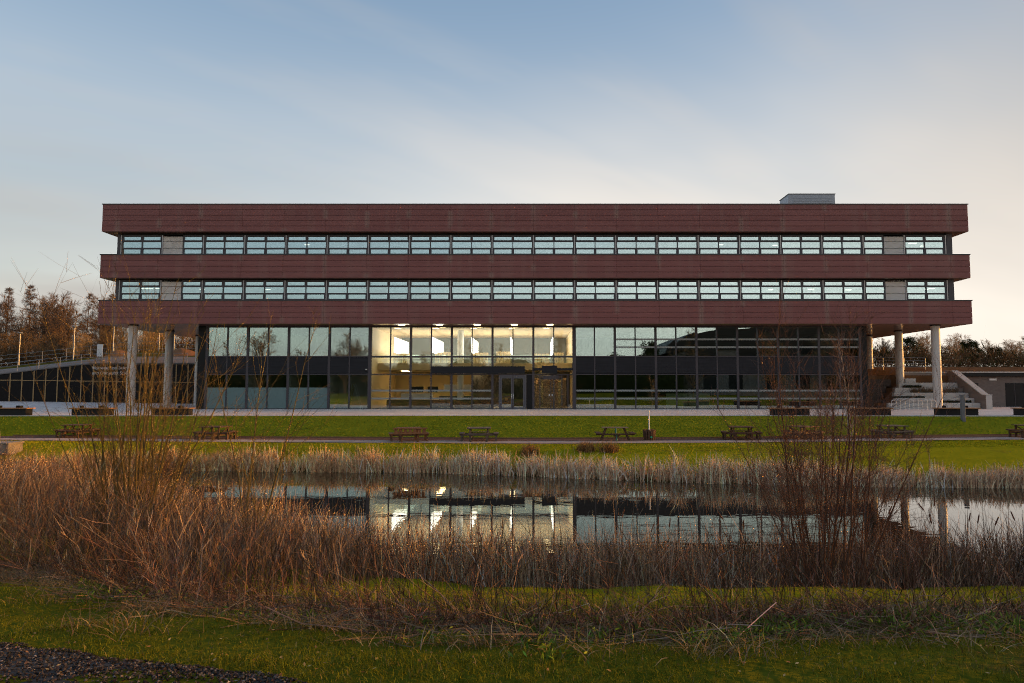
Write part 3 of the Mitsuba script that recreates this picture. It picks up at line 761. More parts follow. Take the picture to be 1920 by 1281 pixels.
for i, (z0, z1, y) in enumerate(((0.0, 0.75, 64.2), (0.75, 1.35, 64.9), (1.35, 2.0, 65.5), (2.0, 2.7, 66.1))):
    part(TS, 'dark_tier', MB().cbox(29.65, tiers[min(i + 1, 4)][3] - 0.02, y, 66.38, z0, z1, 0.02).mesh(), 'm_tier', 'dark retaining tier beside the glazing')
for i, (xa, xb, y, z, hgt, lab) in enumerate(((35.2, 39.6, 63.75, 1.36, 0.55, 'brown tussocky grasses in the third tier of the terraces'), (33.2, 36.0, 62.95, 0.90, 0.22, 'low dark plants in the second tier of the terraces'), (37.2, 39.8, 62.2, 0.46, 0.28, 'low dark plants in the lowest tier right of the front column'), (35.0, 36.6, 64.55, 1.82, 0.3, 'short dark plants in the fourth tier of the terraces'))):
    k = thing('planter_grass', lab, 'planting')
    rp_ = np.random.default_rng(60 + i)
    n = 700
    b = np.stack([rp_.uniform(xa, xb, n), y - rp_.uniform(0.0, 0.5, n) + 0.5, np.full(n, z)], -1)
    f_ = rp_.uniform(0, 6.28, n)
    tip = b + np.stack([np.cos(f_) * hgt * 0.5, np.sin(f_) * hgt * 0.5, hgt * rp_.uniform(0.6, 1.2, n)], -1)
    part(k, 'blades', ribbons(np.stack([b, (b + tip) / 2 + [0, 0, 0.08], tip], 1), np.array([[0.04, 0.03, 0.01]]).repeat(n, 0), np.stack([-np.sin(f_), np.cos(f_), 0 * f_], -1)), 'm_twig_brown' if i == 0 else 'm_evergreen', kind='stuff')
mat('m_tier', princ(proc(lambda p, n, uv: mix((0.05, 0.034, 0.028), (0.11, 0.08, 0.065), mikit.fbm(p.x * 1.5, p.y * 2, p.z * 9.0, 3))), 0.8))
RW = thing('ramp_side_wall', 'sloping concrete side wall with pale coping right of the terraces', 'wall')
prof = [(60.9, 0.0), (60.9, 1.22), (61.4, 1.25), (65.6, 3.45), (66.8, 3.5), (66.8, 0.0)]
v = np.array([[x, y, z] for x in (40.25, 40.75) for y, z in prof])
n = len(prof)
F = [[0, i, i + 1] for i in range(1, n - 1)] + [[n, n + i + 1, n + i] for i in range(1, n - 1)]
for i in range(n):
    j = (i + 1) % n
    F += [[i, n + i, n + j], [i, n + j, j]]
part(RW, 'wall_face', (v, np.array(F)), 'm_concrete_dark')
cp = MB().bar([40.5, 60.85, 1.25], [40.5, 61.4, 1.27], 0.62, 0.07).bar([40.5, 61.4, 1.28], [40.5, 65.6, 3.48], 0.62, 0.07).bar([40.5, 65.6, 3.52], [40.5, 66.8, 3.52], 0.62, 0.07)
part(RW, 'coping', cp.mesh(), 'm_concrete')
part(RW, 'end_face', box(40.23, 40.77, 60.86, 60.898, 0.0, 1.2), 'm_concrete')
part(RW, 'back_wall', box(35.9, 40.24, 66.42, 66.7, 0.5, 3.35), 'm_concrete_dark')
part(RW, 'back_coping', box(35.8, 40.2, 66.38, 66.76, 3.352, 3.44), 'm_concrete')
br = thing('bike_rail', 'white tubular cycle rail standing in front of the terraces', 'cycle rack')
x0, x1, y = (1669 - 1000) / 1280 * 57.5, (1752 - 1000) / 1280 * 57.5, 57.5
hoop = [[x0, y, 0], [x0, y, 0.72], [x0 + 0.06, y, 0.82], [x0 + 0.18, y, 0.86], [x1 - 0.18, y, 0.86], [x1 - 0.06, y, 0.82], [x1, y, 0.72], [x1, y, 0]]
part(br, 'hoop', tubes(np.array([hoop]), np.full((1, 8), 0.03), 8), 'm_white', smooth=40)
for i in range(1, 10):
    x = x0 + (x1 - x0) * i / 10
    part(br, 'bar', tubes(np.array([[[x, y, 0], [x, y, 0.5], [x + 0.02, y, 0.83]]]), np.full((1, 3), 0.016), 6), 'm_white')
LB = thing('service_building', 'low grey brick service building with black doors at the right edge', 'building')
ly = 68.0
part(LB, 'wall', MB().box(41.2, 62, ly, 76, 0, 3.0).mesh(), 'm_brick_grey')
part(LB, 'roof', MB().box(40.9, 62.4, ly - 0.5, 76.4, 3.02, 3.36).mesh(), 'm_dark')
part(LB, 'roof_trim', box(40.85, 62.5, ly - 0.56, 76.5, 3.362, 3.48), 'm_silver')
for a, b in ((41.6, 44.2), (46.9, 53.5)):
    dk = part(LB, 'door', MB().box(a, b, ly - 0.04, ly + 0.02, 0.01, 2.35).mesh(), 'm_dark')
    m = MB()
    for x in np.arange(a + 0.9, b - 0.1, 0.95):
        m.box(x - 0.02, x + 0.02, ly - 0.06, ly - 0.042, 0.02, 2.34)
    part(dk, 'frame', m.mesh(), 'm_frame')
part(LB, 'wall_light', box(45.3, 46.0, ly - 0.12, ly - 0.01, 2.62, 2.80), 'm_white')
ex = part(LB, 'exit_sign', box(50.25, 50.65, ly - 0.2, ly - 0.06, 1.75, 2.1), 'm_white', emitter=lamp((0.1, 1.3, 0.25)))
railing('bank_fence', 'grey mesh railing along the top of the bank behind the terraces', [[29.9, 71.0, float(ground_z(29.9, 71.0))], [36, 70.8, float(ground_z(36, 70.8))], [40.5, 70.5, float(ground_z(40.5, 70.5))]], 1.25, 4, 1.9)

# ------------------------------------------------------------------ furniture on the terrace edge and the lawn


def terrace_bench(xi, label, w=2.75):
    y = 47.0
    x = (xi - 1000) / 1280 * y
    z = float(ground_z(x, y))
    k = thing('bench', label, 'bench', 'timber topped benches along the terrace edge')
    part(k, 'base', MB().cbox(x - w / 2 + 0.12, x + w / 2 - 0.12, y - 0.32, y + 0.32, z - 0.05, z + 0.43, 0.015).mesh(), 'm_dark')
    for i in range(5):
        yy = y - 0.42 + i * 0.17
        part(k, 'slat', MB().cbox(x - w / 2, x + w / 2, yy, yy + 0.15, z + 0.435, z + 0.51, 0.012).mesh(), 'm_bench_timber')
    for dx in (-w * 0.28, w * 0.18, w * 0.24):
        part(k, 'armrest', MB().box(x + dx - 0.05, x + dx + 0.05, y - 0.15, y + 0.15, z + 0.512, z + 0.66).mesh(), 'm_dark')


for xi, lab in ((25, 'leftmost dark based bench cut by the photo edge'), (178, 'timber topped bench in front of the glazed wall, left of the front column'), (326, 'timber topped bench behind the bare willow, right of the front left column'),
                (1478, 'timber topped bench behind the red stemmed shrub'), (1629, 'timber topped bench in front of the cycle rail'), (1789, 'timber topped bench beside the grey post on the right'), (1938, 'rightmost bench cut by the photo edge')):
    terrace_bench(xi, lab, 2.9 if xi > 1700 else 2.75)


for i, (lo, hi) in enumerate((((0.085, 0.045, 0.026), (0.19, 0.11, 0.065)), ((0.075, 0.055, 0.04), (0.17, 0.135, 0.10)))):
    mat(f'm_table_wood_{i}', princ(proc(lambda p, n, uv, lo=lo, hi=hi: mix(lo, hi, mikit.fbm(p.x * 5, p.y * 9, p.z * 9, 3))), 0.75))


def square_table(x, y, rot, label, back=False, wood='m_table_wood'):
    z = float(ground_z(x, y)) + 0.02
    k = thing('picnic_table', label, 'picnic table', 'square picnic tables on the bark strip')
    R = T().translate([x, y, z]).rotate([0, 0, 1], rot)

    def P(name, mb, bs=wood):
        kk = uniq(f'{k}__{name}')
        scene[kk] = mikit.ply(mb.mesh(), bs, to_world=R)
    for i in range(8):
        a = -0.68 + i * 0.17
        P('top_plank', MB().cbox(-0.68, 0.68, a, a + 0.155, 0.72, 0.765, 0.008))
    for s in (-1, 1):
        P('seat', MB().box(-0.62, 0.62, s * 0.98 - 0.14, s * 0.98 + 0.14, 0.42, 0.465))
        P('seat', MB().box(s * 0.98 - 0.14, s * 0.98 + 0.14, -0.62, 0.62, 0.42, 0.465))
        P('beam', MB().box(-1.1, 1.1, s * 0.42 - 0.03, s * 0.42 + 0.03, 0.32, 0.418))
        P('beam', MB().box(s * 0.42 - 0.03, s * 0.42 + 0.03, -1.1, 1.1, 0.22, 0.316))
        for t in (-1, 1):
            P('leg', MB().box(s * 0.5 - 0.045, s * 0.5 + 0.045, t * 0.5 - 0.045, t * 0.5 + 0.045, -0.05, 0.718))
            P('seat_leg', MB().box(s * 0.98 - 0.05, s * 0.98 + 0.05, t * 0.45 - 0.05, t * 0.45 + 0.05, -0.05, 0.418))
            P('seat_leg', MB().box(t * 0.45 - 0.05, t * 0.45 + 0.05, s * 0.98 - 0.05, s * 0.98 + 0.05, -0.05, 0.418))
        P('brace', MB().bar([s * 0.5, -0.5, 0.25], [s * 0.5, 0.5, 0.68], 0.05))
    if back:
        for i in range(7):
            u = -0.78 + i * 0.26
            P('back_slat', MB().box(u - 0.09, u + 0.09, -1.16, -1.12, 0.42, 0.80))
        P('back_rail', MB().box(-0.95, 0.95, -1.21, -1.165, 0.74, 0.82))
        P('back_rail', MB().box(-0.95, 0.95, -1.21, -1.165, 0.47, 0.55))


def tab(xi, y, rot, lab, **k):
    square_table((xi - 1000) / 1280 * y, y, rot, lab, **k)


tab(152, 43.0, 8, 'dark picnic table on the lawn edge at far left behind the willow')
tab(408, 40.9, -6, 'picnic table mostly hidden by the sapling twigs on the left')
tab(768, 39.6, 14, 'picnic table with a slatted high back seat facing the pond', back=True, wood='m_table_wood_0')
tab(899, 39.7, 3, 'square picnic table in front of the entrance hall', wood='m_table_wood_1')
tab(1387, 40.8, -8, 'square picnic table left of the red stemmed shrub')
tab(1502, 41.2, 30, 'reddish picnic table hidden behind the red stemmed shrub', wood='m_table_wood_0')
tab(1668, 42.0, 2, 'square picnic table right of the red stemmed shrub', wood='m_table_wood_1')
tab(1925, 42.4, 10, 'rightmost picnic table cut by the photo edge')
# A-frame table seen from its end
k = thing('picnic_table', 'A-frame picnic table with splayed legs right of the entrance', 'picnic table')
x, y = (1152 - 1000) / 1280 * 40.0, 40.0
z = float(ground_z(x, y)) + 0.02
for i in range(5):
    part(k, 'top_plank', MB().cbox(x - 0.75, x + 0.75, y - 0.38 + i * 0.155, y - 0.24 + i * 0.155, z + 0.72, z + 0.765, 0.008).mesh(), 'm_table_light')
mat('m_table_light', princ(proc(lambda p, n, uv: mix((0.16, 0.10, 0.06), (0.28, 0.19, 0.12), mikit.fbm(p.x * 3, p.y * 9, p.z * 9, 3))), 0.75))
for s in (-1, 1):
    part(k, 'leg', MB().bar([x + s * 0.52, y - 0.2, z + 0.72], [x + s * 0.84, y - 0.2, z - 0.05], 0.07, 0.09, (1, 0, 0)).mesh(), 'm_table_wood')
    part(k, 'leg', MB().bar([x + s * 0.52, y + 0.2, z + 0.72], [x + s * 0.84, y + 0.2, z - 0.05], 0.07, 0.09, (1, 0, 0)).mesh(), 'm_table_wood')
    part(k, 'seat', box(x + s * 0.98 - 0.15, x + s * 0.98 + 0.15, y - 0.75, y + 0.75, z + 0.42, z + 0.46), 'm_table_wood')
part(k, 'beam', box(x - 1.12, x + 1.12, y - 0.27, y - 0.22, z + 0.33, z + 0.418), 'm_table_wood')
v = np.array([[x - 0.28, y - 0.9, z + 0.4], [x + 0.28, y - 0.9, z + 0.4], [x + 0.28, y - 0.6, z + 0.4], [x - 0.28, y - 0.6, z + 0.4], [x - 0.04, y - 0.78, z + 0.26], [x + 0.04, y - 0.72, z + 0.26]])
part(k, 'stool', MB().box(x - 0.28, x + 0.28, y - 0.95, y - 0.65, z + 0.40, z + 0.45).bar([x - 0.2, y - 0.8, z + 0.40], [x, y - 0.8, z + 0.22], 0.08).bar([x + 0.2, y - 0.8, z + 0.40], [x, y - 0.8, z + 0.22], 0.08).mesh(), 'm_table_wood')
part(k, 'centre_post', MB().cyl([x, y - 0.8, z - 0.1], [x, y - 0.8, z + 0.395], 0.05, n=10).cyl([x, y - 0.45, z + 0.3], [x, y - 0.45, z + 0.715], 0.06, n=10).mesh(), 'm_green_post', 'green post')
k = thing('marker_pole', 'thin white pole standing in a dark slatted tub on the bark strip', 'pole')
x, y = (1216 - 1000) / 1280 * 40.2, 40.2
z = float(ground_z(x, y))
part(k, 'pole', MB().cyl([x, y, z], [x, y, z + 1.75], 0.045, n=8).mesh(), 'm_white')
for i in range(14):
    a = 2 * math.pi * i / 14
    c, s = math.cos(a), math.sin(a)
    part(k, 'stave', MB().bar([x + 0.27 * c, y + 0.27 * s, z - 0.02], [x + 0.33 * c, y + 0.33 * s, z + 0.60 + 0.03 * (i % 3)], 0.11, 0.11, (c, s, 0)).mesh(), 'm_table_wood')
part(k, 'badge', MB().cyl([x + 0.05, y - 0.40, z + 0.22], [x + 0.05, y - 0.37, z + 0.22], 0.06, n=12).mesh(), 'm_green_badge')
mat('m_green_badge', princ((0.05, 0.45, 0.22), 0.4))
k = thing('grey_monolith', 'slim grey upright post sign on the lawn at the right', 'post')
y = 45.6
x = (1804 - 1000) / 1280 * y
z = float(ground_z(x, y))
part(k, 'slab', MB().cbox(x - 0.11, x + 0.11, y, y + 0.24, z - 0.4, z + 1.78, 0.015).mesh(), 'm_monolith')
mat('m_monolith', princ((0.17, 0.17, 0.18), 0.5))
k = thing('concrete_block', 'weathered concrete block beside the path at the left edge', 'concrete block')
y = 35.0
x = (5 - 1000) / 1280 * y
z = -0.92
part(k, 'body', MB().cbox(x - 1.2, x + 0.5, y, y + 1.0, z - 0.6, z - 0.1, 0.03).mesh(), 'm_concrete_dark')
part(k, 'cap', MB().cbox(x - 1.24, x + 0.54, y - 0.04, y + 1.04, z - 0.098, z, 0.02).mesh(), 'm_concrete_dark')

# step ladder and tables inside
k = thing('step_ladder', 'yellow step ladder standing in the room left of the entrance', 'ladder')
x, y = (668 - 1000) / 1280 * 62.2, 62.0
for s in (-1, 1):
    part(k, 'stile', MB().bar([x - 0.12 + s * 0.02, y + s * 0.26, 2.3], [x - 0.62, y + s * 0.3, 0.03], 0.07).mesh(), 'm_yellow')
    part(k, 'stile', MB().bar([x - 0.06 + s * 0.02, y + s * 0.26, 2.3], [x + 0.62, y + s * 0.3, 0.03], 0.06).mesh(), 'm_white')
for i in range(1, 8):
    t = i / 8
    part(k, 'step', box(x - 0.62 + 0.5 * t - 0.05, x - 0.62 + 0.5 * t + 0.05, y - 0.28, y + 0.28, 2.3 * t - 0.02, 2.3 * t + 0.02), 'm_yellow')
for i, (x, y) in enumerate(((5.5, 62.4), (10.9, 62.6), (15.0, 62.3), (19.2, 62.6), (23.2, 62.5))):
    k = thing('cafe_table', f'white topped cafe table behind the lower right glazing, number {i + 1} from the entrance', 'table', 'cafe tables behind the lower right glazing')
    row.setdefault('tables', []).append((k, x))
    part(k, 'top', box(x - 0.9, x + 0.9, y - 0.35, y + 0.35, 0.72, 0.76), 'm_white_inside')
    for s in (-0.7, 0.7):
        part(k, 'leg', box(x + s - 0.03, x + s + 0.03, y - 0.25, y + 0.25, 0.032, 0.718), 'm_dark')
    for s in (-1.35, 1.35):
        c = thing('cafe_chair', 'yellow chair beside a cafe table behind the lower right glazing', 'chair', 'yellow cafe chairs behind the lower right glazing')
        row.setdefault('chairs', []).append((c, x + s))
        part(c, 'seat', box(x + s - 0.22, x + s + 0.22, y - 0.22, y + 0.22, 0.44, 0.48), 'm_yellow')
        part(c, 'backrest', box(x + s * 1.16 - 0.03, x + s * 1.16 + 0.03, y - 0.22, y + 0.22, 0.482, 0.9), 'm_yellow')
        for a in (-0.18, 0.18):
            for b in (-0.18, 0.18):
                part(c, 'leg', box(x + s + a - 0.02, x + s + a + 0.02, y + b - 0.02, y + b + 0.02, 0.032, 0.438), 'm_dark')
k = thing('room_screen', 'pale yellow green partition screen behind the lower right glazing', 'screen')
for x in (11.9, 13.9):
    part(k, 'panel', box(x + 0.02, x + 1.96, 61.5, 61.56, 0.1, 1.38), 'm_screen')
mat('m_screen', princ((0.42, 0.46, 0.22), 0.6))
for x in (11.95, 13.9, 15.85):
    part(k, 'foot', box(x - 0.03, x + 0.03, 61.3, 61.76, 0.032, 0.098), 'm_dark')

# ------------------------------------------------------------------ trees
def polyl(start, d, length, K, rng, wob=0.12, up=0.0):
    """(N,K,3) wandering polylines"""
    N = len(start)
    P = np.empty((N, K, 3))
    P[:, 0] = start
    d = unit(d)
    for i in range(1, K):
        d = unit(d + rng.normal(0, wob, (N, 3)) + np.array([0, 0, up]))
        P[:, i] = P[:, i - 1] + d * (length / (K - 1))[:, None]
    return P


def children(P, m, rng, tmin=0.25, tmax=1.0, ang=0.75):
    """start points and directions of m children along each polyline; also the parameter t"""
    N, K, _ = P.shape
    t = rng.uniform(tmin, tmax, (N, m))
    f = t * (K - 1)
    i = np.minimum(f.astype(int), K - 2)
    w = (f - i)[..., None]
    n = np.arange(N)[:, None]
    s = P[n, i] * (1 - w) + P[n, i + 1] * w
    tan = unit(P[n, i + 1] - P[n, i])
    r = rng.normal(0, 1, (N, m, 3))
    r = unit(r - (r * tan).sum(-1, keepdims=True) * tan)
    a = rng.normal(ang, 0.18, (N, m, 1))
    d = tan * np.cos(a) + r * np.sin(a)
    return s.reshape(-1, 3), d.reshape(-1, 3), t.reshape(-1)


def bare_tree(seed, height=12.0, limbs=16, sub=7, twigs=9, spread=0.62, stems=1, trunk_r=0.18, tw=0.034):
    rng = np.random.default_rng(seed)
    N = stems
    st = rng.normal(0, 0.12 * (stems > 1), (N, 3)) * [1, 1, 0]
    P0 = polyl(st, np.array([[0, 0, 1.0]] * N) + rng.normal(0, 0.05 + 0.1 * (stems > 1), (N, 3)), np.full(N, height * 0.85) * rng.uniform(0.85, 1, N), 8, rng, 0.07, 0.05)
    R0 = np.linspace(trunk_r, trunk_r * 0.18, 8)[None].repeat(N, 0)
    s, d, t = children(P0, limbs, rng, 0.10, 0.98, spread)
    L1 = height * (0.44 - 0.27 * t) * rng.uniform(0.7, 1.2, len(t))
    P1 = polyl(s, d, L1, 5, rng, 0.13, 0.10)
    R1 = np.linspace(1, 0.25, 5)[None] * (trunk_r * 0.38 * (1.1 - 0.7 * t))[:, None]
    s, d, t1 = children(P1, sub, rng, 0.25, 1.0, 0.7)
    L2 = np.repeat(L1, sub) * (0.55 - 0.25 * t1) * rng.uniform(0.6, 1.2, len(t1))
    P2 = polyl(s, d, L2, 3, rng, 0.16, 0.06)
    s, d, t2 = children(P2, twigs, rng, 0.2, 1.0, 0.6)
    L3 = np.clip(np.repeat(L2, twigs) * rng.uniform(0.35, 0.75, len(t2)), 0.25, 1.3)
    P3 = polyl(s, d, L3, 2, rng, 0.1, 0.05)
    side2 = unit(np.cross(P2[:, 1] - P2[:, 0], rng.normal(0, 1, (len(P2), 3))))
    side3 = unit(np.cross(P3[:, 1] - P3[:, 0], rng.normal(0, 1, (len(P3), 3))))
    trunk = tubes(P0, R0, 7)
    crown = join(tubes(P1, R1, 4), ribbons(P2, np.linspace(1, 0.5, 3)[None] * np.full((len(P2), 1), tw * 1.3), side2), ribbons(P3, np.array([[tw, tw * 0.4]]).repeat(len(P3), 0), side3))
    return trunk, crown


def larch(seed, height=15.0, tw=0.03):
    rng = np.random.default_rng(seed)
    P0 = polyl(np.zeros((1, 3)), np.array([[0, 0, 1.0]]), np.array([height]), 8, rng, 0.015)
    trunk = tubes(P0, np.linspace(0.2, 0.02, 8)[None], 7)
    n = 150
    t = np.sort(rng.uniform(0.12, 0.99, n))
    az = rng.uniform(0, 2 * np.pi, n)
    z = np.interp(t * 7, np.arange(8), P0[0, :, 2])
    s = np.stack([np.interp(t * 7, np.arange(8), P0[0, :, 0]), np.interp(t * 7, np.arange(8), P0[0, :, 1]), z], -1)
    L = (1 - t) ** 0.75 * height * 0.20 * rng.uniform(0.6, 1.15, n) + 0.2
    d = np.stack([np.cos(az), np.sin(az), np.full(n, 0.10) - 0.15 * (1 - t)], -1)
    P1 = polyl(s, d, L, 4, rng, 0.08, 0.05)
    s, d, t1 = children(P1, 16, rng, 0.1, 1.0, 0.9)
    P2 = polyl(s, d + [0, 0, -0.25], np.repeat(L, 16) * rng.uniform(0.15, 0.4, len(t1)), 2, rng, 0.1)
    s, d, t3 = children(P2, 3, rng, 0.2, 1.0, 0.8)
    P3 = polyl(s, d, rng.uniform(0.12, 0.4, len(t3)), 2, rng, 0.1)
    S1 = unit(np.cross(P1[:, 1] - P1[:, 0], [0.1, 0.2, 1.0]))
    side = lambda P: unit(np.cross(P[:, 1] - P[:, 0], rng.normal(0, 1, (len(P), 3))))
    crown = join(tubes(P1, np.linspace(1, 0.3, 4)[None] * (0.035 * (1.2 - t))[:, None], 3), ribbons(P2, np.array([[tw, tw * 0.5]]).repeat(len(P2), 0), side(P2)), ribbons(P3, np.array([[tw, tw * 0.5]]).repeat(len(P3), 0), side(P3)))
    return trunk, crown


def evergreen(seed, height=9.0):
    """bushy ivy-clad or evergreen tree: leaf clusters on real limbs"""
    rng = np.random.default_rng(seed)
    trunk, _ = bare_tree(seed, height, 6, 2, 2)
    n = 60
    c = rng.normal(0, 1, (n, 3))
    c = unit(c) * rng.uniform(0.5, 1, (n, 1)) * [height * 0.27, height * 0.27, height * 0.40] + [0, 0, height * 0.56]
    m = 120
    q = c[:, None] + unit(rng.normal(0, 1, (n, m, 3))) * rng.uniform(0.3, 1, (n, m, 1)) * height * rng.uniform(0.06, 0.11, (n, 1, 1))
    q = q.reshape(-1, 3)
    d = unit(rng.normal(0, 1, (len(q), 3)))
    P = np.stack([q, q + d * 0.22], 1)
    return trunk, ribbons(P, np.array([[0.15, 0.05]]).repeat(len(q), 0), unit(np.cross(d, rng.normal(0, 1, (len(q), 3)))))


protos = {}
for i in range(5):
    protos[f'bare{i}'] = (bare_tree(100 + i, 12.0, (28, 32, 17, 32, 12)[i], 9, 10, (0.62, 0.75, 0.55, 0.8, 0.68)[i], (1, 1, 2, 1, 3)[i]), 12.0)
for i in range(2):
    protos[f'larch{i}'] = (larch(200 + i), 15.0)
for i in range(2):
    protos[f'ever{i}'] = (evergreen(300 + i), 9.0)
protos = {k: (v[0], float(v[0][1][0][:, 2].max())) for k, v in protos.items()}
tree_ply = {}
TR = np.random.default_rng(77)


def tree(kind, x, y, h, name, label, bs, group=None, z=None, sx_=1.0, trunk_bs='m_trunk'):
    (trunk, crown), h0 = protos[kind]
    for nm, ms, b in (('trunk', trunk, trunk_bs), ('crown', crown, bs)):
        if (kind, nm, b) not in tree_ply:
            tree_ply[kind, nm, b] = mikit.ply(ms, b)
    k = thing(name, label, 'tree', group)
    row.setdefault(group, []).append((k, x / abs(y)))
    s = h / h0
    zz = float(ground_z(x, y)) - 0.25 if z is None else z
    to = T().translate([x, y, zz]).rotate([0, 0, 1], float(TR.uniform(0, 360))).scale([s * sx_, s * sx_, s])
    scene[k + '__trunk'] = {**tree_ply[kind, 'trunk', trunk_bs], 'to_world': to}
    scene[k + '__crown'] = {**tree_ply[kind, 'crown', bs], 'to_world': to}


def top_h(xi, ytop, D):
    """tree height so that its top stands at this height in the picture, from where it stands"""
    x = (xi - 1000) / 1280 * D
    return x, EYE + (728 - ytop) / 1280 * D - float(ground_z(x, D)) + 0.25


left_trees = [(88, 552, 122, 'bare3', 'm_twig_brown'), (190, 556, 124, 'bare1', 'm_twig_red'), (215, 550, 126, 'bare4', 'm_twig_brown'), (35, 548, 124, 'bare2', 'm_twig_red'), (65, 552, 126, 'bare0', 'm_twig_brown'), (150, 558, 126, 'bare2', 'm_twig_brown'), (-30, 545, 108, 'larch0', 'm_twig_red'), (6, 535, 104, 'larch1', 'm_twig_red'), (28, 575, 112, 'bare0', 'm_twig_brown'), (52, 531, 106, 'larch0', 'm_twig_red'), (74, 580, 118, 'bare1', 'm_twig_red'),
              (93, 548, 110, 'bare2', 'm_twig_red'), (117, 543, 104, 'bare3', 'm_twig_red'), (138, 560, 112, 'bare4', 'm_twig_brown'), (159, 547, 108, 'larch1', 'm_twig_red'), (182, 552, 116, 'bare0', 'm_twig_red'),
              (205, 548, 120, 'larch0', 'm_twig_red'), (228, 560, 110, 'bare1', 'm_twig_brown'), (255, 575, 116, 'bare2', 'm_twig_ochre'), (285, 570, 108, 'bare3', 'm_twig_ochre'), (310, 575, 118, 'bare4', 'm_twig_ochre'),
              (338, 580, 110, 'bare0', 'm_twig_brown'), (365, 575, 118, 'bare1', 'm_twig_ochre'), (40, 610, 98, 'bare4', 'm_twig_brown'), (110, 618, 97, 'bare1', 'm_twig_brown'), (175, 615, 98, 'bare2', 'm_twig_brown'), (20, 620, 96, 'bare3', 'm_twig_brown'),
              (75, 625, 95, 'bare0', 'm_twig_brown'), (145, 622, 95, 'bare4', 'm_twig_ochre'), (232, 622, 96, 'bare3', 'm_twig_ochre'), (270, 626, 97, 'bare1', 'm_twig_ochre')]
for xi, yt, D, kind, bs in left_trees:
    x, h = top_h(xi, yt, D)
    la = kind.startswith('larch')
    small = yt > 600
    lab = 'bare conical larch on the wooded hillside left of the building' if la else ('low bushy bare tree in front of the left wood' if small else ('bare ochre twigged tree seen under the left overhang' if xi > 240 else 'tall bare broadleaf tree in the wood left of the building'))
    grp = 'bare larches left of the building' if la else ('low trees in front of the left wood' if small else ('bare trees seen under the left overhang' if xi > 240 else 'tall bare trees left of the building'))
    tree(kind, x, D, h, 'larch' if la else 'bare_tree', lab, bs, grp, sx_=(1.0 if la else (1.5 if small else 0.85)))
right_trees = [(1645, 632, 100, 'bare0', 'm_twig_brown'), (1672, 636, 106, 'bare3', 'm_twig_brown'), (1700, 630, 100, 'ever0', 'm_evergreen'), (1728, 628, 108, 'bare1', 'm_twig_ochre'), (1752, 622, 102, 'bare2', 'm_twig_ochre'),
               (1778, 625, 106, 'bare4', 'm_twig_ochre'), (1800, 622, 100, 'bare3', 'm_twig_ochre'), (1822, 634, 97, 'ever1', 'm_evergreen'), (1843, 636, 102, 'bare0', 'm_twig_ochre'), (1868, 650, 96, 'ever0', 'm_evergreen'),
               (1884, 640, 118, 'bare2', 'm_twig_ochre'), (1903, 634, 116, 'bare4', 'm_twig_ochre'), (1925, 628, 110, 'bare3', 'm_twig_ochre'), (1950, 625, 112, 'bare1', 'm_twig_ochre'), (1660, 655, 94, 'ever1', 'm_evergreen'), (1735, 655, 92, 'bare4', 'm_twig_brown'),
               (1790, 650, 90, 'bare1', 'm_twig_ochre'), (1915, 660, 95, 'bare0', 'm_twig_ochre'), (1850, 662, 92, 'bare3', 'm_twig_brown')]
for xi, yt, D, kind, bs in right_trees:
    x, h = top_h(xi, yt, D)
    ev = kind.startswith('ever')
    pale = bs == 'm_twig_ochre'
    tree(kind, x, D, h, 'evergreen_tree' if ev else 'bare_tree', 'dark ivy clad tree in the wood right of the building' if ev else ('bare tree with warm ochre twigs right of the building' if pale else 'bare brown tree in the wood right of the building'), bs,
         'dark ivy clad trees right of the building' if ev else ('bare ochre trees right of the building' if pale else 'bare brown trees right of the building'), sx_=1.35 if not ev else 1.2)
# scrub under the trees, too thick to tell apart
for name, lo, hi, y0_, y1_, lab, col in (('left_scrub', -105, -29.8, 96, 112, 'brown undergrowth filling the wood left of the building', (0.15, 0.085, 0.045)), ('right_scrub', 29.8, 100, 88, 104, 'brown undergrowth filling the wood right of the building', (0.15, 0.09, 0.045))):
    rs = np.random.default_rng(int(hi + 300))
    n = 15000
    q = np.stack([rs.uniform(lo, hi, n), rs.uniform(y0_, y1_, n), np.zeros(n)], -1)
    hgt = 0.6 + 3.0 * meshkit.fbm(np.stack([q[:, 0] * 0.25, q[:, 1] * 0.25, q[:, 0] * 0], -1), 3, 5)
    q[:, 2] = ground_z(q[:, 0], q[:, 1]) + hgt * rs.random(n) ** 1.2
    d_ = unit(rs.normal(0, 0.6, (n, 3)) + [0, 0, 0.7])
    c_ = np.asarray(col) * rs.lognormal(0, 0.35, (n, 1))
    c_[rs.random(n) < 0.2] = (0.06, 0.06, 0.022)
    shape(name, ribbons(np.stack([q, q + d_ * rs.uniform(0.5, 1.4, (n, 1))], 1), np.array([[0.09, 0.03]]).repeat(n, 0), unit(np.cross(d_, rs.normal(0, 1, (n, 3))))), 'm_vcol', color=np.clip(c_, 0, 1).repeat(4, 0))
    labels[name] = {'label': lab, 'kind': 'stuff'}
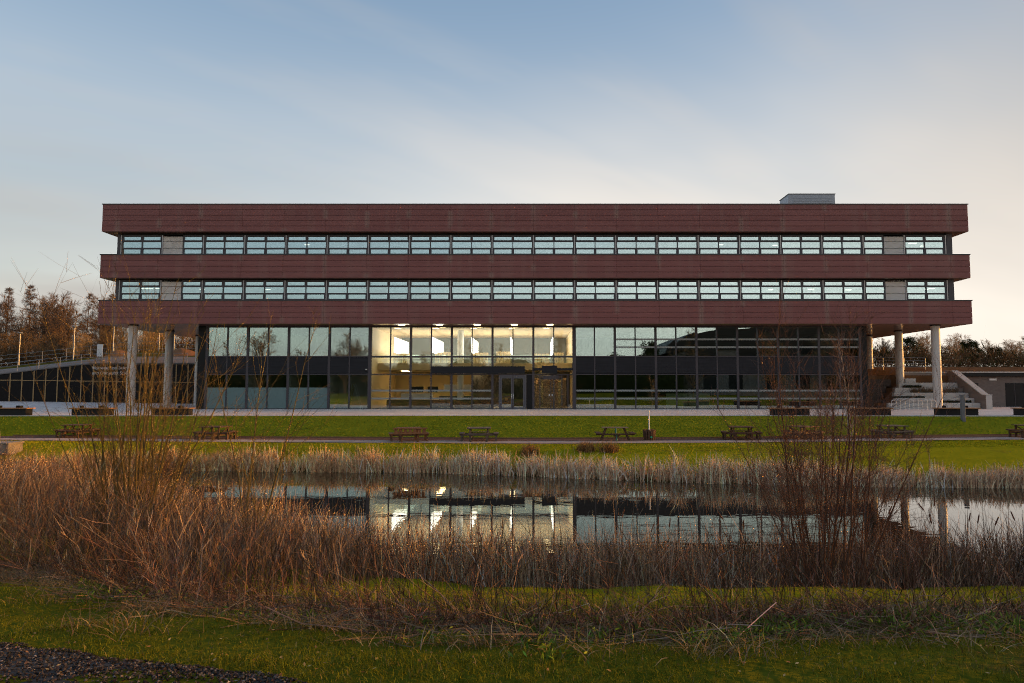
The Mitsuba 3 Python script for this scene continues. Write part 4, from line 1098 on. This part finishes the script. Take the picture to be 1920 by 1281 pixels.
# trees and a house behind the camera, mirrored in the glazing
for xi, yt, D, kind in ((415, 640, 30, 'bare0'), (480, 612, 26, 'bare1'), (560, 650, 34, 'bare3'), (640, 622, 24, 'bare4'), (672, 632, 30, 'bare2'), (705, 645, 28, 'bare1'), (800, 655, 30, 'bare4'), (905, 620, 22, 'bare3'), (925, 640, 28, 'bare0'),
                        (1035, 618, 26, 'bare2'), (1300, 618, 30, 'bare0'), (1450, 622, 26, 'bare1'), (1560, 620, 30, 'bare3'), (1220, 640, 34, 'ever0'), (1600, 630, 30, 'ever1')):
    Dm = 121.0 + D
    x = (xi - 1000) / 1280 * Dm
    h = EYE + (728 - yt) / 1280 * Dm
    tree(kind, x, -float(D), h, 'bare_tree' if kind.startswith('bare') else 'evergreen_tree', 'tree behind the viewpoint mirrored in the glazing', 'm_twig_brown' if kind.startswith('bare') else 'm_evergreen', 'trees behind the viewpoint mirrored in the glazing', z=0.0)
V, F = [], []
hx = np.arange(-80, 34, 1.0)
tops = 7.6 + 2.2 * (meshkit.fbm(np.stack([hx * 0.35, hx * 0, hx * 0], -1), 4, 5) - 0.5) * 2
for i, (x_, t_) in enumerate(zip(hx, tops)):
    V += [[x_, -29.0, -0.5], [x_, -28.2, t_ * 0.55], [x_, -29.4, t_], [x_, -31.5, t_ * 0.9], [x_, -32.5, -0.5]]
    if i:
        for j in range(4):
            a = (i - 1) * 5 + j
            F += [[a, a + 5, a + 6], [a, a + 6, a + 1]]
hg = thing('hedge', 'tall dark hedge behind the viewpoint mirrored in the lower glazing', 'hedge')
rh = np.random.default_rng(8)
q = np.stack([rh.uniform(-80, 34, 30000), rh.uniform(-29.5, -27.6, 30000), np.zeros(30000)], -1)
q[:, 2] = rh.uniform(-0.2, 1.06, 30000) * np.interp(q[:, 0], hx, tops)
d_ = unit(rh.normal(0, 1, q.shape))
part(hg, 'leaves', ribbons(np.stack([q, q + d_ * 0.3], 1), np.array([[0.2, 0.05]]).repeat(len(q), 0), unit(np.cross(d_, rh.normal(0, 1, q.shape)))), 'm_evergreen', kind='stuff')
part(hg, 'core', (np.array(V), np.array(F)), 'm_evergreen')
hs = thing('neighbouring_hall', 'dark hall behind the viewpoint mirrored in the right glazing', 'building')
part(hs, 'wall', box(33, 95, -52, -34, -1, 9.5), 'm_brick_grey')
V = []
an = np.linspace(0, math.pi, 17)
arc = [(64 - 33 * math.cos(a), 9.5 + 7.2 * math.sin(a) ** 0.8) for a in an]
for yy in (-53, -33.5):
    V += [[x, yy, z] for x, z in arc]
F = []
for i in range(16):
    F += [[i, i + 1, 18 + i], [i, 18 + i, 17 + i]]
F += [[0, i + 1, i] for i in range(1, 16)] + [[17, 17 + i, 18 + i] for i in range(1, 16)]
part(hs, 'roof', (np.array(V), np.array(F)), 'm_dark')
for i in range(8):
    part(hs, 'window', box(38 + i * 7, 41 + i * 7, -33.98, -33.9, 1.5, 7), 'm_dark')

# ------------------------------------------------------------------ reeds, stems, grass
VR = np.random.default_rng(2024)


def tint(n, per, base, var, rng, dark=None):
    """one colour per blade, repeated for its vertices: pale, brown and grey individuals"""
    base = np.asarray(base, float)
    c = base * rng.lognormal(0, var, (n, 1)) * (1 + rng.normal(0, 0.07, (n, 3)))
    if dark is not None:
        pick = rng.random(n) < 0.3
        c[pick] = np.asarray(dark) * rng.lognormal(0, var, (pick.sum(), 1))
    return np.clip(c, 0.004, 0.8).repeat(per, 0)


def blades(base, h, lean, w, rng, K=4, curl=0.5):
    """curved tapering leaves; lean is the sideways reach as a share of the height"""
    n = len(base)
    az = rng.uniform(0, 2 * np.pi, n)
    dirn = np.stack([np.cos(az), np.sin(az), np.zeros(n)], -1)
    t = np.linspace(0, 1, K)
    out = (lean * h)[:, None] * (t * (1 - curl) + curl * t ** 2.5)[None]
    P = base[:, None] + dirn[:, None] * out[..., None]
    P[..., 2] += h[:, None] * (t - 0.25 * np.clip(lean, 0, 2)[:, None] * t ** 3)
    W = w[:, None] * np.array([1, 0.9, 0.65, 0.15] if K == 4 else np.linspace(1, 0.15, K))[None]
    f = rng.uniform(0, 2 * np.pi, n)
    return ribbons(P, W, np.stack([np.cos(f), np.sin(f), 0 * f], -1))


def scatter(n, xr, y0, y1, rng, clump=0.5, power=1.0):
    """n points between the lines y0(x) and y1(x), clumped by noise"""
    out = []
    while sum(map(len, out)) < n:
        x = rng.uniform(xr[0], xr[1], n * 2)
        u = rng.random(n * 2) ** power
        y = y0(x) * (1 - u) + y1(x) * u
        d = meshkit.fbm(np.stack([x * 1.1, y * 1.1, x * 0], -1), 3, 31)
        keep = (rng.random(n * 2) < 1 - clump + clump * np.clip((d - 0.35) * 3.5, 0, 1)) & (y1(x) > y0(x))
        out.append(np.stack([x[keep], y[keep]], -1))
    p = np.concatenate(out)[:n]
    return np.column_stack([p, ground_z(p[:, 0], p[:, 1]) - 0.03])


def stuff(name, mesh, cols, label):
    shape(name, mesh, 'm_vcol', color=cols)
    labels[name] = {'label': label, 'kind': 'stuff'}


# far reeds
n = 19000
b = scatter(n, (-26, 30), lambda x: far_line(x) - 0.35, lambda x: far_line(x) + 0.65, VR, 0.85, 1.2)
b[:, 2] = np.maximum(b[:, 2], WATER - 0.15)
hh = np.clip(VR.normal(0.78, 0.2, n), 0.3, 1.35) * np.interp(b[:, 0], [-26, -8, 4, 12, 15, 30], [0.9, 0.95, 1.05, 1.1, 0.9, 0.85]) * (0.55 + 0.9 * meshkit.fbm(np.stack([b[:, 0] * 1.5, b[:, 1] * 1.5, b[:, 0] * 0], -1), 3, 8))
base = np.stack([np.interp(b[:, 0], [-26, -10, -2, 10, 30], c) for c in ([0.70, 0.76, 0.84, 0.80, 0.58], [0.41, 0.47, 0.56, 0.53, 0.40], [0.20, 0.26, 0.36, 0.34, 0.27])], -1)
stuff('far_reeds', blades(b, hh, np.abs(VR.normal(0.22, 0.30, n)), VR.uniform(0.022, 0.05, n), VR), np.clip(base * VR.lognormal(-0.05, 0.5, (n, 1)) * 1.08, 0.01, 0.88).repeat(8, 0), 'dense belt of pale dead reeds along the far bank of the pond')
# dry grass fringe above the far reeds
n = 9000
b = scatter(n, (-34, 34), lambda x: far_line(x) + 0.9, lambda x: far_line(x) + 2.2, VR, 0.7, 1.5)
stuff('dry_grass_fringe', blades(b, np.clip(VR.normal(0.16, 0.08, n), 0.05, 0.45), np.abs(VR.normal(0.6, 0.3, n)), VR.uniform(0.012, 0.025, n), VR), tint(n, 8, (0.36, 0.29, 0.05), 0.35, VR, (0.27, 0.15, 0.06)), 'yellowed rough grass between far reeds and mossy turf')

# near reeds
n = 11000
b = scatter(n, (-15, 15), lambda x: near_line(x) - np.interp(x, [-6, 0], [1.7, 1.15]), lambda x: near_line(x) + 0.3, VR, 0.55, 0.8)
hh = np.clip(VR.normal(1.15, 0.27, n), 0.3, 1.8) * np.interp(b[:, 0], [-15, -5, 0, 5, 8, 12], [1.15, 1.0, 0.95, 0.95, 1.0, 1.15]) * (0.75 + 0.5 * meshkit.fbm(np.stack([b[:, 0] * 1.3, b[:, 1] * 1.3, b[:, 0] * 0], -1), 3, 18))
base = np.stack([np.interp(b[:, 0], [-15, -4, 2, 6, 15], c) for c in ([0.50, 0.52, 0.45, 0.32, 0.22], [0.31, 0.34, 0.31, 0.215, 0.16], [0.19, 0.22, 0.215, 0.155, 0.128])], -1)
stuff('near_reeds', blades(b, hh, np.abs(VR.normal(0.30, 0.32, n)), VR.uniform(0.010, 0.026, n), VR), np.clip(base * VR.lognormal(-0.05, 0.6, (n, 1)), 0.01, 0.7).repeat(8, 0), 'thick tangle of dead reeds along the near bank of the pond')


def thin_stems(b, h, leanx, leany, r, rng, twigs=4, twl=0.3, K=4):
    n = len(b)
    t = np.linspace(0, 1, K)
    P = b[:, None] + np.stack([(leanx * h)[:, None] * t ** 1.4, (leany * h)[:, None] * t ** 1.4, h[:, None] * t * np.sqrt(np.clip(1 - 0.4 * (leanx ** 2 + leany ** 2), 0.1, 1))[:, None]], -1)
    P[:, 1:] += rng.normal(0, 0.02, (n, K - 1, 3)) * h[:, None, None]
    R = r[:, None] * np.linspace(1, 0.35, K)[None]
    s, d, tt = children(P, twigs, rng, 0.3, 1.0, 0.55)
    L = np.repeat(h, twigs) * twl * rng.uniform(0.4, 1.2, len(tt))
    Q = polyl(s, d + [0, 0, 0.25], L, 3, rng, 0.12)
    W = np.repeat(r, twigs)[:, None] * np.array([[1.1, 0.9, 0.5]])
    return tubes(P, R, 3), ribbons(Q, W, unit(np.cross(Q[:, 1] - Q[:, 0], rng.normal(0, 1, (len(Q), 3)))))


def stem_stuff(name, b, h, lx, ly, r, base, var, label, twigs=4, twl=0.3, dark=None):
    n = len(b)
    A, Tw = thin_stems(b, h, lx, ly, r, VR, twigs, twl)
    c = tint(n, 1, base, var, VR, dark)
    col = np.vstack([c.repeat(12, 0), c.repeat(twigs * 6, 0) * 1.1])
    stuff(name, join(A, Tw), col, label)


front = lambda x: np.interp(x, [-20, -9, -7, -4.1, -2.2, 0, 1.4, 4.5, 8], [16, 11.4, 9.8, 7.7, 6.5, 5.7, 5.6, 5.75, 6.0]) + (meshkit.noise(np.stack([x * 1.7, x * 0, x * 0], -1), 77) - 0.5) * 0.8
rear = lambda x: np.interp(x, [-20, -9, -5, -3, 0, 5, 9], [22, 15, 10.6, 8.9, 7.5, 7.3, 7.7]) + (meshkit.noise(np.stack([x * 1.3, x * 0, x * 0], -1), 79) - 0.5) * 0.9
# front thicket
n = 5200
b = scatter(n, (-9, 8), front, rear, VR, 0.65, 1.35)
hh = np.where(VR.random(n) < 0.2, VR.uniform(0.45, 0.85, n), VR.uniform(0.12, 0.36, n)) * np.interp(b[:, 0], [-9, -5, -3, 0, 6], [2.2, 1.7, 1.15, 0.95, 0.9]) * np.clip(1.15 - 0.5 * (b[:, 1] - front(b[:, 0])) / (rear(b[:, 0]) - front(b[:, 0]) + 0.01), 0.4, 1.15)
stem_stuff('brown_stem_thicket', b, hh, VR.normal(-0.2, 0.5, n), VR.normal(-0.1, 0.45, n), VR.uniform(0.0018, 0.0046, n), (0.145, 0.080, 0.056), 0.65, 'tangled bare reddish brown stems along the front of the near bank', 4, 0.34, (0.17, 0.125, 0.09))
# sparse stems standing on the strip of turf
n = 420
b = scatter(n, (-6, 10), rear, lambda x: near_line(x) - 1.6, VR, 0.5)
stem_stuff('sparse_dark_stems', b, np.clip(VR.normal(0.75, 0.2, n), 0.3, 1.2), VR.normal(0, 0.15, n), VR.normal(0, 0.15, n), VR.uniform(0.003, 0.006, n), (0.085, 0.05, 0.035), 0.35, 'sparse dark stems standing on the turf strip before the near reeds', 5, 0.3)
# left thicket
n = 8500
b = scatter(n, (-27, -3.0), lambda x: np.maximum(front(x) + 0.5, 8.0), lambda x: near_line(x) + 0.15, VR, 0.45, 0.85)
hh = np.clip(VR.normal(1.05, 0.26, n), 0.3, 1.8) * np.interp(b[:, 0], [-27, -14, -7, -3], [1.25, 1.2, 1.05, 0.75])
stem_stuff('orange_stem_thicket', b, hh, VR.normal(0.05, 0.3, n), VR.normal(0, 0.3, n), VR.uniform(0.003, 0.008, n), (0.155, 0.098, 0.068), 0.55, 'dense rusty orange bare stems filling the left side of the near bank', 4, 0.32, (0.34, 0.24, 0.165))
# fallen stems and flattened dead grass along the front edge
n = 3200
b = scatter(n, (-9, 8), lambda x: front(x) - 0.35, lambda x: front(x) + 1.6, VR, 0.7, 1.2)
az, L = VR.uniform(0, 2 * np.pi, n), VR.uniform(0.2, 0.9, n)
P = b[:, None] + np.stack([np.cos(az), np.sin(az) * 0.5, VR.uniform(-0.05, 0.3, n)], -1)[:, None] * (L[:, None] * np.linspace(0, 1, 4)[None])[..., None]
P += VR.normal(0, 0.03, P.shape)
P[..., 2] = np.maximum(P[..., 2], ground_z(P[..., 0], P[..., 1]) + 0.01)
stuff('fallen_stems', tubes(P, np.full((n, 4), 1.0) * VR.uniform(0.002, 0.0045, (n, 1)), 3), tint(n, 12, (0.27, 0.185, 0.13), 0.4, VR, (0.13, 0.075, 0.05)), 'fallen broken stems lying along the front edge of the thicket')
n = 8200
cx = VR.uniform(-8, 6, 95)
cy = front(cx) + VR.normal(-0.2, 0.45, 95)
i = VR.integers(0, 95, n)
b = np.stack([cx[i] + VR.normal(0, 0.22, n), cy[i] + VR.normal(0, 0.12, n)], -1)
b = np.column_stack([b, ground_z(b[:, 0], b[:, 1])])
stuff('dead_grass_tufts', blades(b, VR.uniform(0.05, 0.2, n), VR.uniform(0.5, 2.2, n), VR.uniform(0.003, 0.007, n), VR), tint(n, 8, (0.26, 0.185, 0.11), 0.4, VR, (0.15, 0.11, 0.055)), 'flattened straw coloured grass tufts on the edge of the turf')
# turf blades
n = 150000
u = VR.random(n)
y = 3.6 * (13.2 / 3.6) ** u
x = VR.uniform(-0.86, 0.76, n) * y
dens = meshkit.fbm(np.stack([x * 1.6, y * 1.6, x * 0], -1), 4, 41)
keep = (y < near_line(x) - 1.5) & (VR.random(n) < np.clip(0.25 + (dens - 0.3) * 2.2, 0.1, 1)) & ~((y < np.interp(x, [-8, -3.6, -1.35, -0.6], [6.05, 4.86, 3.99, 3.55])))
x, y = x[keep], y[keep]
n = len(x)
b = np.column_stack([x, y, ground_z(x, y) - 0.005])
hh = VR.uniform(0.018, 0.06, n) * (0.5 + meshkit.fbm(np.stack([x * 2.5, y * 2.5, x * 0], -1), 3, 51))
gm = meshkit.fbm(np.stack([x * 0.9, y * 0.9, x * 0], -1), 3, 61)[:, None]
gcol = np.array([0.075, 0.105, 0.011]) * (1 - gm) + np.array([0.19, 0.185, 0.02]) * gm
strip_ = np.clip((b[:, 1] - 7.3) / 2.2, 0, 1)[:, None]
gcol = gcol * (1 - strip_) + (np.array([0.17, 0.18, 0.012]) * (1 - gm) + np.array([0.36, 0.33, 0.02]) * gm) * strip_
straw = VR.random(n) < 0.07
gcol[straw] = [0.24, 0.19, 0.08]
stuff('turf_blades', blades(b, hh, np.abs(VR.normal(0.7, 0.4, n)), VR.uniform(0.003, 0.006, n), VR, K=3), np.clip(gcol * VR.lognormal(0, 0.3, (n, 1)), 0.004, 0.5).repeat(6, 0), 'short mossy grass of the near bank')
# lawn blades, coarser with distance
n = 90000
x = VR.uniform(-44, 40, n)
y = path_line(x) + VR.uniform(-3.6, 9.0, n)
keep = (y < 46.15) & ~((y > path_line(x) - 0.12) & (y < path_line(x) + 3.6)) & (y > far_line(x) + 1.2)
x, y = x[keep], y[keep]
n = len(x)
b = np.column_stack([x, y, ground_z(x, y) - 0.005])
gm = np.clip(1.5 * meshkit.fbm(np.stack([x * 0.7, y * 1.4, x * 0], -1), 3, 71)[:, None] + 1.2 * meshkit.fbm(np.stack([x * 0.15, y * 0.3, x * 0], -1), 3, 73)[:, None] - 0.85, 0, 1)
lawn = np.array([0.095, 0.130, 0.008]) * (1 - gm) + np.array([0.26, 0.285, 0.022]) * gm
mossy = np.array([0.19, 0.20, 0.010]) * (1 - gm) + np.array([0.40, 0.36, 0.02]) * gm
c_ = np.where((y > path_line(x) + 2)[:, None], lawn, mossy) * VR.lognormal(0, 0.28, (n, 1))
stuff('lawn_blades', blades(b, VR.uniform(0.03, 0.085, n), np.abs(VR.normal(0.5, 0.4, n)), VR.uniform(0.03, 0.06, n), VR, K=3), np.clip(c_, 0, 0.7).repeat(6, 0), 'mown grass of the lawn and the mossy turf beside the footpath')
# fallen leaves
n = 2600
y = np.where(VR.random(n) < 0.5, VR.uniform(4.0, 12.5, n), VR.uniform(34.5, 46.0, n))
x = VR.uniform(-0.86, 0.76, n) * y
keep = (y < near_line(x) - 1.4) | (y > far_line(x) + 1.2)
b = np.column_stack([x, y, ground_z(x, y) + 0.02])[keep]
n = len(b)
sz = VR.uniform(0.007, 0.015, n) * np.where(b[:, 1] > 30, 3.5, 1.0)
f_ = VR.uniform(0, 6.28, n)
d_ = np.stack([np.cos(f_), np.sin(f_), VR.normal(0.1, 0.25, n)], -1) * sz[:, None]
stuff('fallen_leaves', ribbons(np.stack([b - d_, b, b + d_], 1), np.array([[0.2, 1.1, 0.15]]) * sz[:, None], unit(np.stack([-np.sin(f_), np.cos(f_), VR.normal(0, 0.3, n)], -1))), tint(n, 6, (0.20, 0.11, 0.05), 0.5, VR, (0.32, 0.24, 0.12)), 'scattered brown fallen leaves on the turf')
# leafy weeds along the thicket's front
n = 4200
cx = VR.uniform(-5.5, 5.5, 70)
cx = np.where(VR.random(70) < 0.5, VR.uniform(-0.4, 4.5, 70), cx)
cy = front(cx) + VR.normal(0.0, 0.42, 70)
i = VR.integers(0, 70, n)
b = np.stack([cx[i] + VR.normal(0, 0.11, n), cy[i] + VR.normal(0, 0.09, n)], -1)
b = np.column_stack([b, ground_z(b[:, 0], b[:, 1]) + VR.uniform(0, 0.11, n)])
d_ = unit(VR.normal(0, 1, (n, 3)) + [0, 0, 0.4])
stuff('leafy_weeds', ribbons(np.stack([b, b + d_ * 0.025, b + d_ * 0.055], 1), np.array([[0.004, 0.014, 0.002]]).repeat(n, 0), unit(np.cross(d_, VR.normal(0, 1, (n, 3))))), tint(n, 6, (0.10, 0.165, 0.025), 0.4, VR, (0.14, 0.17, 0.03)), 'fresh green leafy weeds sprouting at the foot of the brown stems')
# gravel
gx = np.arange(-9, -0.3, 0.25)
edge = lambda x: np.interp(x, [-9, -3.6, -1.35, -0.3], [6.3, 4.85, 3.98, 3.4]) + (meshkit.noise(np.stack([np.asarray(x) * 5, np.asarray(x) * 0, np.asarray(x) * 0], -1), 3) - 0.5) * 0.12
structure('gravel_path', strip(gx, lambda x: edge(x) - 3.5, edge, 8, 0.006), 'm_gravel_bed', 'dark gravel path in the lower left corner')
n = 16000
x = VR.uniform(-6.5, -0.6, n)
y = edge(x) - (VR.uniform(0, 1.0, n) ** 1.3 * 1.3 - 0.05)
s = VR.uniform(0.004, 0.013, n)
octa = np.array([[1, 0, 0], [-1, 0, 0], [0, 1, 0], [0, -1, 0], [0, 0, 1], [0, 0, -1.0]])
of = np.array([[0, 2, 4], [2, 1, 4], [1, 3, 4], [3, 0, 4], [2, 0, 5], [1, 2, 5], [3, 1, 5], [0, 3, 5]])
V = np.column_stack([x, y, ground_z(x, y) + 0.008])[:, None] + (octa[None] * VR.uniform(0.6, 1.3, (n, 6, 1)) + VR.normal(0, 0.15, (n, 6, 3))) * s[:, None, None] * [1, 1, 0.7]
stuff('gravel_stones', (V.reshape(-1, 3), (of[None] + (np.arange(n) * 6)[:, None, None]).reshape(-1, 3)), tint(n, 6, (0.042, 0.037, 0.036), 0.55, VR, (0.10, 0.09, 0.088)), 'loose dark stones on the gravel path')


# ------------------------------------------------------------------ shrubs and saplings
def shrub(name, label, cat, x, y, n, h, spread, bs, tbs, seed, r=0.022, lv=(9, 4), up=0.09, base_r=0.25, tw=0.006, group=None, az_bias=0.0):
    rng = np.random.default_rng(seed)
    z = float(ground_z(x, y)) - 0.1
    a = rng.uniform(0, 2 * np.pi, n)
    st = np.stack([np.cos(a), np.sin(a), 0 * a], -1) * rng.uniform(0, base_r, (n, 1)) + [x, y, z]
    tilt = np.minimum(np.abs(rng.normal(0, spread, n)), spread * 1.6)
    d = np.stack([np.cos(a) * np.sin(tilt) + az_bias, np.sin(a) * np.sin(tilt), np.cos(tilt)], -1)
    L = h * rng.uniform(0.45, 1.05, n) * (1 - 0.25 * np.clip(tilt, 0, 1))
    P0 = polyl(st, d, L, 8, rng, 0.05, up)
    rr = r * rng.uniform(0.5, 1.2, n) * L / h
    R0 = rr[:, None] * np.linspace(1, 0.16, 8)[None]
    s, dd, t1 = children(P0, lv[0], rng, 0.2, 0.98, 0.5)
    L1 = np.repeat(L, lv[0]) * (0.34 - 0.2 * t1) * rng.uniform(0.5, 1.3, len(t1))
    P1 = polyl(s, dd, L1, 5, rng, 0.07, up)
    R1 = (np.repeat(rr, lv[0]) * 0.34 * (1.1 - 0.6 * t1))[:, None] * np.linspace(1, 0.35, 5)[None]
    s, dd, t2 = children(P1, lv[1], rng, 0.2, 1, 0.55)
    L2 = np.repeat(L1, lv[1]) * rng.uniform(0.3, 0.7, len(t2))
    P2 = polyl(s, dd, L2, 3, rng, 0.08, up * 0.6)
    W2 = np.array([[1, 0.8, 0.4]]) * tw * rng.uniform(0.7, 1.2, (len(P2), 1))
    k = thing(name, label, cat, group)
    part(k, 'stems', tubes(P0, R0, 6), bs, smooth=True)
    part(k, 'branches', tubes(P1, R1, 4), bs, kind='stuff')
    part(k, 'twigs', ribbons(P2, W2, unit(np.cross(P2[:, 1] - P2[:, 0], rng.normal(0, 1, (len(P2), 3))))), tbs, kind='stuff')
    return k


mat('m_willow_twig', {'type': 'diffuse', 'reflectance': rgb(0.17, 0.115, 0.05)})
mat('m_red_twig', {'type': 'diffuse', 'reflectance': rgb(0.18, 0.10, 0.075)})
px = lambda xi, D: (xi - 1000) / 1280 * D
shrub('willow', 'large many stemmed bare willow fanning up in front of the left end of the building', 'willow', px(262, 13.5), 13.5, 58, 5.8, 0.31, 'm_willow', 'm_willow_twig', 5, r=0.026, lv=(8, 4), up=0.03, base_r=0.38)
shrub('sapling', 'slim forked sapling with yellowish bark right of the willow', 'sapling', px(476, 13.0), 13.0, 4, 5.0, 0.16, 'm_willow', 'm_willow_twig', 16, r=0.028, lv=(11, 4), up=0.02, base_r=0.1)
shrub('sapling', 'second thin sapling between the forked sapling and the near reeds', 'sapling', px(505, 14.6), 14.6, 3, 4.8, 0.20, 'm_willow', 'm_willow_twig', 23, r=0.022, lv=(11, 4), up=0.02, base_r=0.1)
shrub('red_stem_shrub', 'tall reddish bare shrub fanning up before the right end of the pond', 'shrub', px(1535, 13.3), 13.3, 44, 5.3, 0.26, 'm_redtwig', 'm_red_twig', 7, r=0.019, lv=(14, 6), up=0.02, base_r=0.75, tw=0.006)
shrub('red_stem_shrub', 'lower spreading bare shrub at the foot of the tall reddish one', 'shrub', px(1440, 13.0), 13.0, 11, 2.6, 0.36, 'm_redtwig', 'm_red_twig', 8, r=0.011, lv=(9, 4), up=0.04, base_r=0.6, tw=0.005)
shrub('red_stem_shrub', 'small bare shrub right of the tall reddish one', 'shrub', px(1650, 13.4), 13.4, 14, 2.4, 0.38, 'm_redtwig', 'm_red_twig', 9, r=0.010, lv=(9, 4), up=0.04, base_r=0.5, tw=0.005)
shrub('birch', 'pale barked young birch on the far bank behind the reddish shrub', 'birch', px(1588, 33.5), 33.5, 3, 5.9, 0.10, 'm_birch', 'm_red_twig', 31, r=0.045, lv=(22, 6), up=0.03, base_r=0.45, tw=0.011)
shrub('birch', 'second pale birch left of the first behind the reddish shrub', 'birch', px(1556, 34.5), 34.5, 3, 5.6, 0.13, 'm_birch', 'm_red_twig', 33, r=0.04, lv=(20, 6), up=0.03, base_r=0.5, tw=0.011)
shrub('young_tree', 'slight dark bare tree on the far bank right of the picnic table', 'tree', px(1735, 31.3), 31.3, 1, 4.9, 0.02, 'm_redtwig', 'm_red_twig', 52, r=0.05, lv=(20, 5), up=0.02, base_r=0.01, tw=0.011)
shrub('young_tree', 'tiny bare sapling on the far bank beside the reddish shrub', 'tree', px(1640, 32.2), 32.2, 1, 3.2, 0.05, 'm_redtwig', 'm_red_twig', 43, r=0.03, lv=(14, 4), up=0.02, base_r=0.01, tw=0.010)
shrub('dark_bush', 'dark leafless bush on the far bank behind the willow base', 'shrub', px(330, 34.2), 34.2, 30, 1.7, 0.5, 'm_redtwig', 'm_red_twig', 45, r=0.014, lv=(10, 5), up=0.03, base_r=0.8, tw=0.012)
shrub('dark_bush', 'dark leafless bush at the far left of the far bank', 'shrub', px(130, 33.2), 33.2, 30, 1.5, 0.55, 'm_redtwig', 'm_red_twig', 46, r=0.014, lv=(10, 5), up=0.03, base_r=0.9, tw=0.012)

for xi, yi, D, lab in ((1098, 842, 35.2, 'brown sedge tussock on the far turf left of its twin'), (1140, 846, 35.0, 'lower rusty sedge tussock on the far turf right of its twin'), (992, 846, 35.0, 'small rusty tussock at the top of the far reeds near the middle')):
    k = thing('sedge_tussock', lab, 'tussock', 'sedge tussocks on the far turf')
    n = 500
    x = px(xi, D)
    b = np.stack([x + VR.normal(0, 0.22, n), D + VR.normal(0, 0.15, n)], -1)
    b = np.column_stack([b, ground_z(b[:, 0], b[:, 1])])
    part(k, 'blades', blades(b, np.clip(VR.normal(0.45, 0.12, n), 0.15, 0.7), np.abs(VR.normal(0.5, 0.2, n)), VR.uniform(0.012, 0.022, n), VR), 'm_vcol', color=tint(n, 8, (0.30, 0.17, 0.07), 0.4, VR))
    part(k, 'crown', blades(b[:80] - [0, 0, 0.02], np.full(80, 0.3), np.full(80, 0.2), np.full(80, 0.03), VR), 'm_vcol', color=tint(80, 8, (0.08, 0.04, 0.02), 0.3, VR))

cat_pts = [(943, 978), (1166, 958), (1230, 972), (1220, 985), (1252, 975), (1345, 962), (1388, 978), (1552, 975), (1660, 952), (1688, 962), (1716, 946), (1742, 936), (1733, 968), (1752, 984), (1806, 965), (1822, 968), (1856, 972), (1885, 962)]
for i, (xi, yi) in enumerate(cat_pts):
    D = 14.4 + VR.uniform(-0.5, 0.4)
    x = px(xi, D)
    z = EYE - (yi - 728) / 1280 * D
    ln = VR.normal(0, 0.35)
    g0 = float(ground_z(x, D))
    side = 'left' if xi < 1300 else 'right'
    k = thing('cattail', 'single brown cattail head standing above the near reeds ' + ('in the middle of the pond edge' if xi < 1300 else 'at the right end of the pond'), 'cattail', 'cattails above the near reeds ' + side)
    row.setdefault('cattails above the near reeds ' + side, []).append((k, xi))
    tip = np.array([x, D, z])
    hd = unit(np.array([ln, VR.normal(0, 0.2), 1.0]))
    p0 = np.array([x - ln * 0.7, D, g0])
    part(k, 'stem', tubes(np.array([[p0, p0 * 0.5 + (tip - hd * 0.15) * 0.5 - [ln * 0.1, 0, 0], tip - hd * 0.12, tip + hd * 0.14]]), np.array([[0.006, 0.005, 0.004, 0.002]]), 5), 'm_willow_twig')
    part(k, 'head', tubes(np.array([[tip - hd * 0.11, tip - hd * 0.09, tip + hd * 0.07, tip + hd * 0.09]]), np.array([[0.004, 0.014, 0.013, 0.003]]), 8), 'm_redtwig', smooth=40)
for (x0i, y0i, D0, x1i, y1i, D1, r, lab) in ((320, 1122, 7.6, 250, 975, 8.6, 0.009, 'long pale cane leaning out of the thicket below the willow'), (68, 1045, 9.4, 74, 1005, 9.6, 0.008, 'short pale cane at the left among the orange stems'), (195, 1110, 7.8, 194, 1090, 7.8, 0.012, 'short broken stump stick at the front of the left thicket'),
                                            (198, 1095, 7.9, 232, 1050, 8.4, 0.006, 'thin pale cane leaning right at the front of the left thicket'), (870, 1150, 6.9, 780, 1062, 7.8, 0.007, 'dark cane leaning left above the turf strip'), (1062, 1010, 13.0, 1042, 935, 13.2, 0.008, 'thin dark stick rising in front of the middle of the pond')):
    k = thing('cane', lab, 'stick')
    a = np.array([px(x0i, D0), D0, EYE - (y0i - 728) / 1280 * D0])
    c = np.array([px(x1i, D1), D1, EYE - (y1i - 728) / 1280 * D1])
    a[2] = min(a[2], float(ground_z(a[0], a[1])) + 0.02)
    mid = (a + c) / 2 + [0.02, 0, 0.02]
    part(k, 'stick', tubes(np.array([[a, mid, c]]), np.array([[r, r * 0.9, r * 0.6]]), 6), 'm_cane')
mat('m_cane', {'type': 'diffuse', 'reflectance': rgb(0.30, 0.21, 0.14)})

order_labels('bare larches left of the building', '{} conical larch from the left photo edge in the wood left of the building')
order_labels('tall bare trees left of the building', '{} tall bare broadleaf tree from the left photo edge, left of the building')
order_labels('low trees in front of the left wood', '{} low bushy bare tree from the left in front of the left wood')
order_labels('bare trees seen under the left overhang', '{} bare tree from the left among those seen under the left overhang')
order_labels('dark ivy clad trees right of the building', '{} dark ivy clad tree from the left in the wood right of the building')
order_labels('bare ochre trees right of the building', '{} bare ochre twigged tree from the left in the wood right of the building')
order_labels('bare brown trees right of the building', '{} bare brown tree from the left in the wood right of the building')
order_labels('trees behind the viewpoint mirrored in the glazing', '{} tree from the left among those mirrored in the ground floor glazing')
for sd in ('left', 'right'):
    order_labels('cattails above the near reeds ' + sd, '{} cattail from the left above the near reeds ' + ('in the middle of the pond edge' if sd == 'left' else 'at the right end of the pond'))
order_labels('tables', '{} white topped cafe table from the entrance behind the lower right glazing')
order_labels('chairs', '{} yellow chair from the entrance behind the lower right glazing')
